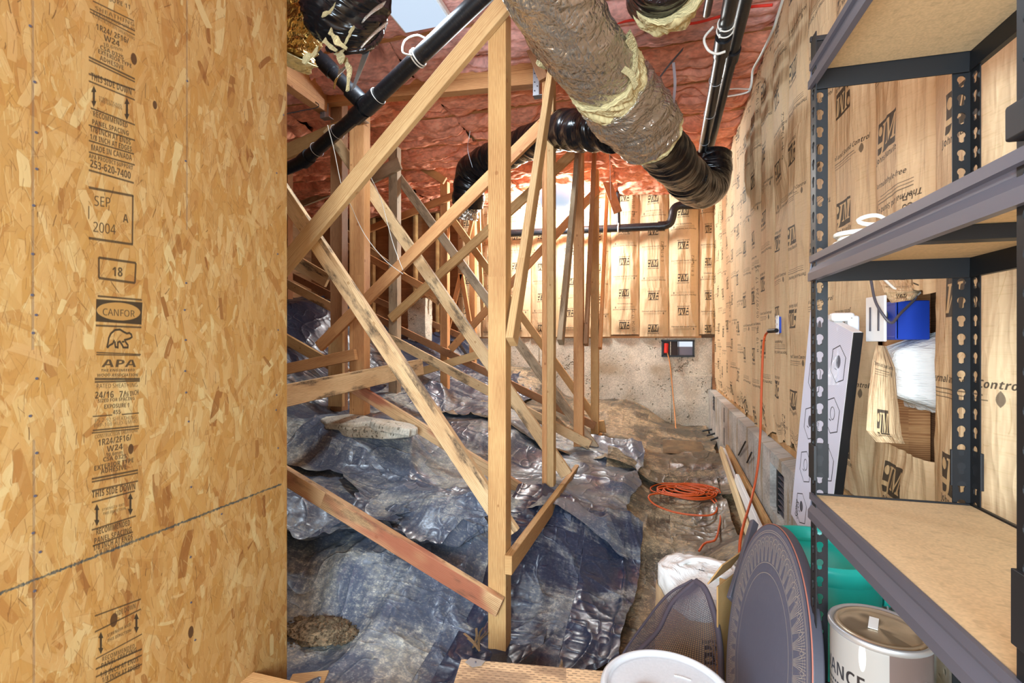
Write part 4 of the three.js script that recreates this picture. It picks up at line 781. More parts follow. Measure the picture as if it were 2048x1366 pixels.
// ------------------------------------------------------------------ shelving unit
const SH = { len: 0.668, dep: 0.295, top: 0.668, base: -1.17 };
const shelfPos = W(0.32, 0, 1.25), SHTURN = THREE.MathUtils.degToRad(1.6);
const inShelf = (x, Y, z) => V(x, EYE + Y, z).applyAxisAngle(V(0, 1, 0), SHTURN).add(V(shelfPos.x, 0, shelfPos.z));
{
  const t = thing('shelving_unit', 'black boltless steel shelving unit with tan hardboard shelves', 'shelf', V(shelfPos.x, EYE + SH.base, shelfPos.z));
  t.rotation.y = SHTURN;
  const y = (Y) => Y - SH.base, ht = SH.top - SH.base, FW = 0.033;
  const sh = rectShape(0, 0, FW, ht);
  for (let k = 0; k < 47; k++) {
    const cy = ht - 0.1 - 0.0381 * k + 0.012, cx = 0.0172, h = new THREE.Path();
    if (cy < 0.03) break;
    for (let i = 0; i <= 10; i++) { const a = -0.9 + i / 10 * (Math.PI + 1.8), X = cx - Math.cos(a) * 0.0078, Y = cy + Math.sin(a) * 0.0078; i ? h.lineTo(X, Y) : h.moveTo(X, Y); }
    h.lineTo(cx + 0.0046, cy - 0.0145); h.lineTo(cx, cy - 0.0165); h.lineTo(cx - 0.0046, cy - 0.0145); h.closePath(); sh.holes.push(h);
  }
  const fl = new THREE.ExtrudeGeometry(sh, { depth: 0.0022, bevelEnabled: false });
  const cornerPost = (sx, sz, x, z, label) => { // L of two punched flanges, outer corner at (x, z)
    const a = fl.clone(), b = fl.clone(); b.rotateY(-Math.PI / 2).translate(0.0022, 0, 0);
    const g = mergeGeometries([a, b]); if (sx < 0) g.scale(-1, 1, 1); if (sz < 0) g.scale(1, 1, -1);
    if (sx * sz < 0) { const p = g.attributes.position, n = g.attributes.normal; for (let i = 0; i < p.count; i += 3) for (const at of [p, n]) { const q = [at.getX(i + 1), at.getY(i + 1), at.getZ(i + 1)]; at.setXYZ(i + 1, at.getX(i + 2), at.getY(i + 2), at.getZ(i + 2)); at.setXYZ(i + 2, ...q); } }
    const m = part('post', g.translate(x, 0, z), MBlackSteel, t);
    part('post_joint', mergeGeometries([bx(FW + 0.004, 0.075, 0.006, x + sx * FW / 2, y(-0.262), z - sz * 0.001, 0.001), bx(0.006, 0.075, FW + 0.004, x - sx * 0.001, y(-0.262), z + sz * FW / 2, 0.001)]), MBlackPlastic, t);
    return m;
  };
  cornerPost(1, 1, 0, 0); cornerPost(-1, 1, SH.dep, 0); cornerPost(1, -1, 0, SH.len); cornerPost(-1, -1, SH.dep, SH.len);
  // rolled beam profile, outward = +x here, hung so that its top is at 0
  const prof = (flip) => { const s = new THREE.Shape(); const pts = [[0, 0], [0.005, 0], [0.005, -0.013], [-0.001, -0.015], [-0.001, -0.023], [0.008, -0.038], [0.008, -0.054], [-0.002, -0.054]]; pts.forEach(([a, b], i) => i ? s.lineTo(a, b) : s.moveTo(a, b)); s.closePath(); return s; };
  const beam = (len) => new THREE.ExtrudeGeometry(prof(), { depth: len, bevelEnabled: true, bevelSize: 0.0007, bevelThickness: 0.0007, bevelSegments: 1 });
  const longB = beam(SH.len - 0.012), shortB = beam(SH.dep - 0.012);
  const levels = [0.607, 0.184, -0.336, -0.748, -1.1];
  levels.forEach((Y, k) => {
    const yy = y(Y);
    const f = part('front_beam', longB.clone().rotateZ(0).scale(-1, 1, 1).translate(0.001, yy + 0.003, 0.006), MGreySteel, t); flip(f.geometry);
    part('back_beam', longB.clone().translate(SH.dep - 0.004, yy + 0.003, 0.006), MBlackSteel, t);
    part('end_beam', bx(SH.dep - 0.01, 0.056, 0.004, SH.dep / 2, yy - 0.025, 0.006, 0.001), MBlackSteel, t);
    part('end_beam', bx(SH.dep - 0.01, 0.056, 0.004, SH.dep / 2, yy - 0.025, SH.len - 0.006, 0.001), MBlackSteel, t);
    part('shelf_board', bx(SH.dep - 0.012, 0.012, SH.len - 0.02, SH.dep / 2 + 0.001, yy - 0.006, SH.len / 2, 0.001), MHardboard, t);
    if (k === 1) part('support_bar', bx(SH.dep - 0.02, 0.022, 0.03, SH.dep / 2, yy - 0.024, SH.len * 0.52, 0.001), MBlackSteel, t);
  });
  part('corner_clip', bx(0.02, 0.035, 0.03, -0.004, y(0.212), SH.len - 0.012, 0.003), MBlackPlastic, t);
  part('post_cap', bx(0.036, 0.012, 0.008, 0.016, y(SH.top), 0.001, 0.002), MBlackPlastic, t);
}
function flip(g) { // reverse the winding of a mirrored geometry
  const a = g.index ? null : g.attributes; if (!a) { g.index.array.reverse(); return; }
  for (const at of Object.values(a)) for (let i = 0; i < at.count; i += 3) for (let c = 0; c < at.itemSize; c++) { const k = at.itemSize, q = at.array[(i + 1) * k + c]; at.array[(i + 1) * k + c] = at.array[(i + 2) * k + c]; at.array[(i + 2) * k + c] = q; }
  g.computeVertexNormals();
}
const loops = (c, r, n, wob, rad, mat, up = 0.006, sd = 1, sq = 1) => { const pts = []; for (let i = 0; i <= n * 14; i++) { const a = i / 14 * Math.PI * 2, k = r * (1 + wob * (noise(i * 0.22, sd, 3) - 0.5)); pts.push(V(c.x + Math.cos(a) * k + wob * r * (noise(Math.floor(i / 14), sd, 5) - 0.5), c.y + i / 14 * up + wob * 0.02 * noise(i * 0.4, sd, 8), c.z + Math.sin(a) * k * sq)); } return pipe(pts, rad, { seg: n * 40, radial: 8 }); };
{
  const c = inShelf(0.075, 0.19, 0.1), t = thing('cable_coil', 'coil of white cable on the middle shelf', 'cable');
  part('cable', loops(c, 0.055, 3, 0.12, 0.0045, MCable, 0.009, 3, 0.9), MCable, t);
  part('cable_end', pipe([c.clone().add(V(0.05, 0.03, 0)), c.clone().add(V(0, 0.05, 0.04)), c.clone().add(V(-0.035, 0.042, 0.05)), c.clone().add(V(-0.02, 0.03, 0.06)), c.clone().add(V(0.06, 0.035, 0.04)), c.clone().add(V(0.13, 0.03, 0.05))], 0.004, { seg: 40, radial: 8 }), MCable, t);
}
// paint can on the lower shelf
{
  const c = inShelf(0.094, -0.748, 0.096), R = 0.083, hh = 0.185, t = thing('paint_can', 'gallon paint can with a dented metal lid on a low shelf', 'paint can', c); t.rotation.y = 0.2;
  const lab = canvasTex(1024, 384, (g, w, h) => {
    g.fillStyle = '#8d8680'; g.fillRect(0, 0, w, h); g.fillStyle = '#8f8982'; g.fillRect(w * 0.48, 0, w * 0.4, h); g.fillStyle = '#5a4a44'; g.fillRect(w * 0.88, 0, w * 0.12, h); g.fillRect(0, 0, w * 0.3, h);
    g.fillStyle = '#1a1a1e'; g.font = 'bold 82px sans-serif'; g.save(); g.scale(0.75, 1); g.fillText('ADVANCE', 548 / 0.75, h * 0.5); g.restore(); g.font = 'bold 20px sans-serif'; for (let x = 640; x < 840; x += 15) { g.fillRect(x, h * 0.57, 10, 11); g.fillRect(x + 20, h * 0.64, 9, 7); }
    g.fillStyle = '#47603a'; g.fillRect(w * 0.66, h * 0.88, w * 0.2, h * 0.12);
    g.fillStyle = '#e8e2cc'; g.beginPath(); g.ellipse(w * 0.8, h * 0.12, 12, 60, 0, 0, 7); g.fill();
  }, true, false);
  const body = new THREE.CylinderGeometry(R, R, hh - 0.012, 48, 1, true).translate(0, (hh - 0.012) / 2, 0);
  part('label_sleeve', body, S({ map: lab, roughness: 0.35 }), t); t.rotation.y = 0.59;
  const V2 = (a) => a.map(([r, y]) => new THREE.Vector2(r, y));
  const lidTex = tex(256, 256, (u, v, o) => { const n = fbm(u * 6, v * 6, 4, 4), d = sm(0.5, 0.66, fbm(u * 4, v * 4, 14, 3)); for (let c2 = 0; c2 < 3; c2++) o[c2] = lerp([190, 172, 146][c2] * (0.8 + 0.4 * n), [92, 82, 68][c2], d * 0.6); });
  const MLid = S({ map: lidTex, metalness: 0.7, roughness: 0.34 });
  part('rim', new THREE.LatheGeometry(V2([[R - 0.001, hh - 0.014], [R + 0.004, hh - 0.01], [R + 0.004, hh - 0.002], [R, hh + 0.001], [R - 0.005, hh - 0.003], [R - 0.007, hh - 0.007]]), 56), MZinc, t);
  part('lid', new THREE.LatheGeometry(V2([[R - 0.006, hh - 0.006], [R - 0.009, hh - 0.001], [R - 0.014, hh], [R - 0.017, hh - 0.006], [0.0005, hh - 0.005]]), 56), MLid, t);
  part('sticker', bx(0.05, 0.001, 0.016, 0.012, hh - 0.0035, -0.01, 0), MWhite, t).rotation.y = 0.6;
  part('base', new THREE.CylinderGeometry(R + 0.001, R + 0.001, 0.008, 40).translate(0, 0.004, 0), MZinc, t);
  const e = part('ear', new THREE.CylinderGeometry(0.014, 0.016, 0.012, 20).rotateX(Math.PI / 2).translate(0, 0.11, R + 0.004), MZinc, t);
  const hl = part('handle', pipe([V(0, 0.11, R + 0.012), V(0.04, 0.09, R + 0.016), V(0.075, 0.06, 0.07), V(0.094, 0.045, 0), V(0.075, 0.06, -0.07), V(0.04, 0.09, -R - 0.016), V(0, 0.11, -R - 0.012)], 0.0022, { seg: 50, radial: 8 }), MWire, t);
}
// teal tub behind the shelf post
{
  const c = W(0.465, -1.19, 1.72), t = thing('plastic_tub', 'teal plastic tub with a wire handle behind the shelf post', 'tub', c); t.scale.set(0.83, 1, 0.83);
  const MT = PH({ color: 0x1fb5a6, roughness: 0.32 }), V2 = (a) => a.map(([r, y]) => new THREE.Vector2(r, y));
  part('tub_wall', new THREE.LatheGeometry(V2([[0.001, 0], [0.15, 0], [0.158, 0.01], [0.19, 0.56], [0.182, 0.56], [0.176, 0.52], [0.15, 0.02], [0.001, 0.016]]), 64), MT, t);
  part('rim', new THREE.LatheGeometry(V2([[0.185, 0.515], [0.205, 0.52], [0.207, 0.555], [0.2, 0.572], [0.188, 0.57], [0.184, 0.55]]), 64), MT, t);
  part('inner_lid', new THREE.LatheGeometry(V2([[0.184, 0.545], [0.17, 0.53], [0.001, 0.525]]), 64), MT, t);
  part('handle', pipe([V(0.2, 0.44, 0.02), V(0.17, 0.3, 0.16), V(0, 0.22, 0.235), V(-0.17, 0.3, 0.15), V(-0.2, 0.44, 0.02)], 0.003, { seg: 40, radial: 8 }), MWire, t);
  for (const s of [-1, 1]) part('ear', new THREE.CylinderGeometry(0.02, 0.022, 0.02, 20).rotateZ(Math.PI / 2).translate(s * 0.197, 0.44, 0.02), MT, t);
  part('handle_grip', new THREE.CylinderGeometry(0.011, 0.011, 0.09, 16).rotateZ(Math.PI / 2).translate(0, 0.22, 0.235), MBlackPlastic, t);
}
// round table top leaning on the shelf
{
  const R = 0.345, n = V(-0.998, 0, 0.06).multiplyScalar(Math.cos(0.17)).add(V(0, Math.sin(0.17), 0)).normalize();
  const up = V(0, 1, 0).addScaledVector(n, -n.y).normalize(), side = up.clone().cross(n);
  const t = thing('table_top', 'round dark slate-blue table top with etched rings leaning on edge', 'table top', W(0.268, -0.845, 1.47)); t.quaternion.copy(quatFrom(side, up, n));
  const etch = canvasTex(1024, 1024, (g, w) => {
    const c = w / 2; g.fillStyle = '#5a5a68'; g.fillRect(0, 0, w, w);
    for (let i = 0; i < 3500; i++) { g.globalAlpha = rr(0.02, 0.08); g.fillStyle = rnd() < 0.5 ? '#3c3c48' : '#8a8a98'; const a = rr(2, 50); g.fillRect(rnd() * w, rnd() * w, rr(1, 4), a); }
    g.strokeStyle = '#b9aa92'; g.globalAlpha = 0.75; g.lineWidth = 2.6;
    for (const r of [0.955, 0.94, 0.7, 0.62]) { g.beginPath(); g.arc(c, c, c * r, 0, 7); g.stroke(); }
    g.lineWidth = 1.8;
    for (let i = 0; i < 48; i++) { const a = i / 48 * Math.PI * 2; g.save(); g.translate(c, c); g.rotate(a); g.beginPath(); g.arc(0, -c * 0.82, c * 0.085, Math.PI * 0.9, Math.PI * 2.1); g.stroke(); g.beginPath(); g.arc(0, -c * 0.82, c * 0.05, Math.PI, Math.PI * 2); g.stroke(); for (let k = -3; k <= 3; k++) { g.beginPath(); g.moveTo(k * c * 0.006, -c * 0.71); g.quadraticCurveTo(k * c * 0.01, -c * 0.8, k * c * 0.02, -c * 0.92); g.stroke(); } g.restore(); }
    g.globalAlpha = 1;
  }, true, false);
  const MTop = S({ map: etch, roughness: 0.42 }), MEdge = S({ color: 0x3a3840, roughness: 0.5 });
  const disc = new THREE.CircleGeometry(R - 0.004, 96).translate(0, 0, 0.0135); part('etched_face', disc, MTop, t);
  part('slab', (() => { const s = new THREE.Shape(); s.absarc(0, 0, R - 0.004, 0, Math.PI * 2); return new THREE.ExtrudeGeometry(s, { depth: 0.018, curveSegments: 96, bevelEnabled: true, bevelSize: 0.004, bevelThickness: 0.004, bevelSegments: 3 }).translate(0, 0, -0.009); })(), MEdge, t);
  part('copper_edge_line', new THREE.TorusGeometry(R - 0.001, 0.0016, 6, 96).translate(0, 0, 0.011), S({ color: 0x9a5a48, roughness: 0.6 }), t);
  part('paint_chip', new THREE.SphereGeometry(0.006, 10, 8).scale(0.6, 1.6, 0.3).translate(R * 0.93, R * 0.16, 0.013), MWhite, t);
}
// white bucket lid in the foreground
{
  const c = W(0.014, -1.212, 1.262), t = thing('bucket', 'white plastic bucket with a wide round lid at the bottom edge', 'bucket', c), V2 = (a) => a.map(([r, y]) => new THREE.Vector2(r, y)), h = 0.37;
  part('bucket_wall', new THREE.LatheGeometry(V2([[0.001, 0], [0.13, 0], [0.135, 0.01], [0.146, h - 0.03], [0.146, h - 0.005]]), 64), MWhite, t);
  const lidCol = tex(512, 512, (u, v, o) => { const d = sm(0.62, 0.76, fbm(u * 7, v * 7, 3, 4)), f = noise(u * 200, v * 200, 5); for (let k = 0; k < 3; k++) o[k] = lerp([192, 192, 192][k], [160, 152, 138][k], d * 0.5) * (0.98 + 0.04 * f); });
  part('lid', new THREE.LatheGeometry(V2([[0.148, h - 0.04], [0.155, h - 0.038], [0.157, h - 0.004], [0.155, h + 0.004], [0.147, h + 0.008], [0.138, h + 0.004], [0.135, h - 0.006], [0.001, h - 0.005]]), 80), S({ map: lidCol, roughness: 0.38 }), t);
  const s = part('spout_cap', new THREE.LatheGeometry(V2([[0.036, h - 0.006], [0.036, h + 0.006], [0.03, h + 0.009], [0.025, h + 0.006], [0.024, h - 0.001], [0.001, h - 0.001]]), 40).translate(-0.045, 0, 0.035), MWhite, t);
  part('dried_residue', new THREE.SphereGeometry(0.02, 20, 10).scale(1.05, 0.2, 1.0).translate(-0.049, h, 0.037), S({ color: 0x8d8a45, roughness: 0.8 }), t);
  part('embossing', pipe([V(0.02, h - 0.004, -0.07), V(0.04, h - 0.004, -0.068), V(0.06, h - 0.004, -0.062)], 0.0012, { seg: 10, radial: 6 }), MWhite, t);
}
// roll of white insulation
{
  const c = W(0.175, -1.6, 2.34), R = 0.172, h = 0.6, t = thing('insulation_roll', 'upright roll of white insulation with a paper wrapping, its top torn', 'insulation roll', c);
  const wave = (a) => 0.012 * Math.sin(2 * a + 1) + 0.012 * (noise(Math.cos(a) * 3 + 5, Math.sin(a) * 3 + 5, 3) - 0.5);
  part('white_wool', grid(72, 24, (s, q) => { const a = (s % 1) * Math.PI * 2, r = q < 0.5 ? R * 0.985 : R * 0.985 * (1 - (q - 0.5) * 2), y = q < 0.5 ? q * 2 * h : h; return V(Math.cos(a) * (r + wave(a)), y + (q >= 0.5 ? 0.03 * (fbm(Math.cos(a) * r * 22 + 7, Math.sin(a) * r * 22 + 7, 2, 3) - 0.5) + (Math.sin(a) > 0.2 ? -0.05 * sm(0.2, 0.9, Math.sin(a)) * sm(0, R, r) : 0) : -0.05 * sm(0.2, 0.9, Math.sin(a)) * q * 2), Math.sin(a) * (r + wave(a))); }, null, true), MWhiteWool, t);
  const km = MK[0].clone(); km.map = MK[0].map.clone(); km.map.repeat.set(2.6, 1); km.map.needsUpdate = true;
  part('paper_wrapping', grid(90, 40, (s, q) => { const a = (s % 1) * Math.PI * 2, cut = 0.06 + 0.05 * fbm(Math.cos(a) * 3 + 4, Math.sin(a) * 3 + 4, 9, 3) + 0.05 * sm(0.1, 0.9, Math.sin(a)), y = q * (h - cut); const r = R + wave(a) + 0.006 + 0.01 * (ridge(s * 9, q * 3, 4, 2) - 0.4); return V(Math.cos(a) * r, y, Math.sin(a) * r); }, (s, q) => [s, q * h / 1.83 + 0.2], true), km, t);
  part('wool_spiral', pipe([V(0.02, h + 0.002, 0.05), V(0.08, h + 0.004, 0.06), V(0.12, h + 0.004, 0.0), V(0.07, h + 0.006, -0.07), V(-0.03, h + 0.006, -0.08), V(-0.1, h + 0.004, 0)], 0.01, { seg: 50, radial: 10 }), MWhiteWool, t);
}
// folded mesh hamper
{
  const t = thing('mesh_hamper', 'collapsed dark mesh pop-up hamper with bound rims in front of the roll', 'hamper'), MM = S({ color: 0x4a4048, roughness: 0.8 });
  const C = (a) => new THREE.CatmullRomCurve3(a.map(([x, y, z]) => atZ(x, y, z)), false, 'catmullrom', 0.5);
  const L = C([[1236, 1345, 2.0], [1248, 1305, 2.0], [1290, 1245, 2.0], [1335, 1190, 1.98], [1385, 1160, 1.95]]);
  const M = C([[1252, 1350, 1.9], [1268, 1312, 1.88], [1315, 1262, 1.86], [1345, 1205, 1.9], [1390, 1163, 1.94]]);
  const Rm = C([[1443, 1360, 1.74], [1440, 1290, 1.78], [1428, 1225, 1.82], [1410, 1178, 1.88], [1392, 1162, 1.93]]);
  const webbing = (A, B, nu, nv, bulge) => {
    const P = (u, v) => { const a = A.getPoint(v), b = B.getPoint(v), p = a.lerp(b, u); p.y -= bulge * Math.sin(u * Math.PI) * (1 - v) * 0.4; p.z += bulge * Math.sin(u * Math.PI) * (1 - v); return p; };
    const out = [], w = 0.0011;
    for (let i = 0; i <= nu; i++) out.push(grid(1, 36, (s, v) => P(clamp(i / nu), v).add(V((s - 0.5) * w * 2, 0, 0))).toNonIndexed());
    for (let j = 0; j <= nv; j++) out.push(grid(30, 1, (u, s) => P(u, clamp(j / nv)).add(V(0, (s - 0.5) * w * 2, 0))).toNonIndexed());
    return mergeGeometries(out);
  };
  const m2 = MM.clone(); m2.side = THREE.DoubleSide;
  const a = part('mesh_panel', webbing(L, M, 14, 70, 0.02), m2, t), b = part('mesh_panel', webbing(M, Rm, 34, 64, 0.03), m2, t);
  a.userData.kind = b.userData.kind = 'stuff';
  for (const [c, r] of [[L, 0.005], [M, 0.009], [Rm, 0.011]]) part('bound_rim', pipe(c.getPoints(20), r, { seg: 60, radial: 8 }), MM, t);
}
// cardboard and grey rail between roll and table top
{
  const t = thing('cardboard_box', 'flattened brown cardboard box standing beside the table top', 'cardboard box', atZ(1458, 1268, 1.86)), MC = S({ color: 0xb48a55, roughness: 0.85, bumpMap: woodBump, bumpScale: 0.0006 });
  t.rotation.y = 1.05;
  part('side_panel', bx(0.2, 0.5, 0.006, 0, -0.04, 0), MC, t); part('flap', bx(0.2, 0.1, 0.005, 0, 0.04, 0, 0.001).rotateX(0.55).translate(0, 0.215, -0.03), MC, t); part('side_panel', bx(0.006, 0.42, 0.08, 0.1, -0.06, -0.04), MC, t);
  board('metal_rail', 'rail', 'dark grey trim rail leaning behind the table top', atZ(1509, 1044, 1.92), atZ(1462, 1200, 1.7), 0.03, 0.018, MGreySteel, V(0.3, 0, 1));
}
// treated plank at the platform edge
{
  const A = W(-0.72, -1.215, 1.755), B = W(0.25, -1.235, 1.94), g = boxUV(box(A.distanceTo(B) , 0.3, 0.038, 0.004), 0.1, 0.2);
  const m = one('treated_plank', g, MW.treated, 'pressure-treated plank with incision marks at the bottom edge of the picture', 'plank'), ex = B.clone().sub(A).normalize();
  const ez = V(0, 1, 0), ey = ez.clone().cross(ex).normalize(); m.quaternion.copy(quatFrom(ex, ey, ex.clone().cross(ey).normalize())); m.position.copy(A).lerp(B, 0.5).addScaledVector(ey, -0.15); 
  const p = atZ(950, 1332, 1.86), t = thing('metal_plate', 'small shiny metal plate on the corner of the treated plank', 'metal plate', p);
  const s = new THREE.Shape(); [[-0.035, -0.012], [0.0, -0.03], [0.03, -0.012], [0.035, 0.016], [-0.025, 0.018]].forEach(([x, y], i) => i ? s.lineTo(x, y) : s.moveTo(x, y)); s.closePath();
  part('plate', new THREE.ExtrudeGeometry(s, { depth: 0.002, bevelEnabled: false }).rotateX(-Math.PI / 2), MZinc, t); t.position.y = EYE - 1.193;
  part('nail', new THREE.CylinderGeometry(0.003, 0.003, 0.004, 8).translate(0.004, 0.004, 0.004), MGreySteel, t);
}
// step blocks at the foot of the strand board
board('wood_block', 'wood block', 'short board end with nail dents at the foot of the strand board', atZ(570, 1356, 2.2), atZ(615, 1346, 2.2), 0.14, 0.05, MW.pale, V(0, 1, 0.2));
board('wood_block', 'wood block', 'second light board end below the dented one at the bottom edge', atZ(575, 1382, 2.05), atZ(650, 1374, 2.05), 0.12, 0.05, MW.pale, V(0, 1, 0.2));
// long trim strips along the right wall
{
  const strip = (label, p, q, L, m, w) => board('trim_strip', 'trim', label, atLat(p[0], p[1], L), atLat(q[0], q[1], L), w, 0.022, m, V(-1, 0.25, 0), 'long strips lying along the right wall');
  strip('outermost pale wooden strip lying along the right wall', [1441, 898], [1500, 1075], 0.495, MW.blond, 0.05);
  strip('thin white strip lying inside the pale wooden one', [1447, 900], [1512, 1070], 0.535, MWhite, 0.04);
  strip('shorter white strip lying on the thin white one', [1473, 955], [1520, 1062], 0.53, MWhite, 0.055);
  strip('yellowish strip lying closest to the right wall', [1453, 895], [1548, 1075], 0.6, MW.tan, 0.06);
}
// vents
{
  const V0 = VENT_FAR, t = thing('wall_vent', 'black framed vent in the far concrete wall letting in daylight', 'vent', W((V0.x0 + V0.x1) / 2, (V0.y0 + V0.y1) / 2, 7.4)), w = V0.x1 - V0.x0, h = V0.y1 - V0.y0;
  part('frame', mergeGeometries([bx(w + 0.03, 0.025, 0.04, 0, h / 2, 0), bx(w + 0.03, 0.025, 0.04, 0, -h / 2, 0), bx(0.025, h, 0.04, -w / 2, 0, 0), bx(0.025, h, 0.04, w / 2, 0, 0), bx(0.01, h, 0.03, 0.01, 0, 0)]), MBlackPlastic, t);
  part('shutter', bx(w * 0.48, h, 0.01, -w * 0.24, 0, -0.05), S({ color: 0x4a3a34, roughness: 0.7 }), t);
  part('ledge', bx(w * 0.5, h * 0.6, 0.01, w * 0.25, -h * 0.2, -0.18), S({ color: 0xb8a8b0, roughness: 0.8 }), t);
  const R = VENT_R, c = W(0.66, (R.y0 + R.y1) / 2 - 0.05, (R.d0 + R.d1) / 2), u = thing('wall_vent', 'black slatted vent in the pale right-hand concrete wall', 'vent', c), L = R.d1 - R.d0, H2 = R.y1 - R.y0 + 0.1;
  part('back_plate', bx(0.01, H2, L, 0.02, 0, 0), MBlackPlastic, u);
  for (let k = 0; k < 8; k++) part('slat', bx(0.02, 0.004, L * 0.55, 0.005, -H2 / 2 + (k + 0.5) * H2 / 8, 0.06), MGreySteel, u);
  part('divider', bx(0.02, H2, 0.014, 0.005, 0, -0.05), MBlackPlastic, u);
  const f = thing('wall_vent', 'tiny black vent near the far end of the right concrete wall', 'vent', W(0.66, -0.77, 6.675)); part('back_plate', bx(0.01, 0.2, 0.28, -0.012, 0, 0), MBlackPlastic, f); for (let k = 0; k < 4; k++) part('slat', bx(0.012, 0.006, 0.22, -0.02, -0.06 + k * 0.04, 0), MGreySteel, f);
  const l = thing('wall_vent', 'dark louvred vent in the far wall seen between the left braces', 'vent', at(968, 562, 7.39)); part('frame', bx(0.13, 0.2, 0.02), MBlackPlastic, l); for (let k = 0; k < 5; k++) part('slat', bx(0.1, 0.006, 0.02, 0, -0.07 + k * 0.035, 0.012), MGreySteel, l);
  const n = thing('paper_notice', 'small white printed notice on the far concrete wall between posts', 'notice', at(1144, 578, 7.385));
  part('sheet', bx(0.09, 0.2, 0.002, 0, 0, 0, 0), S({ roughness: 0.8, map: canvasTex(64, 128, (g) => { g.fillStyle = '#eef0ff'; g.fillRect(0, 0, 64, 128); g.fillStyle = '#4450a0'; g.font = 'bold 13px sans-serif'; g.fillRect(8, 10, 40, 9); for (let k = 0; k < 8; k++) g.fillRect(8, 30 + k * 11, 46 - (k % 3) * 9, 4); }, true, false) }), n).geometry.attributes.uv.array.forEach((v, i, a) => { a[i] = i % 2 ? v / 0.2 + 0.5 : v / 0.09 + 0.5; });
}
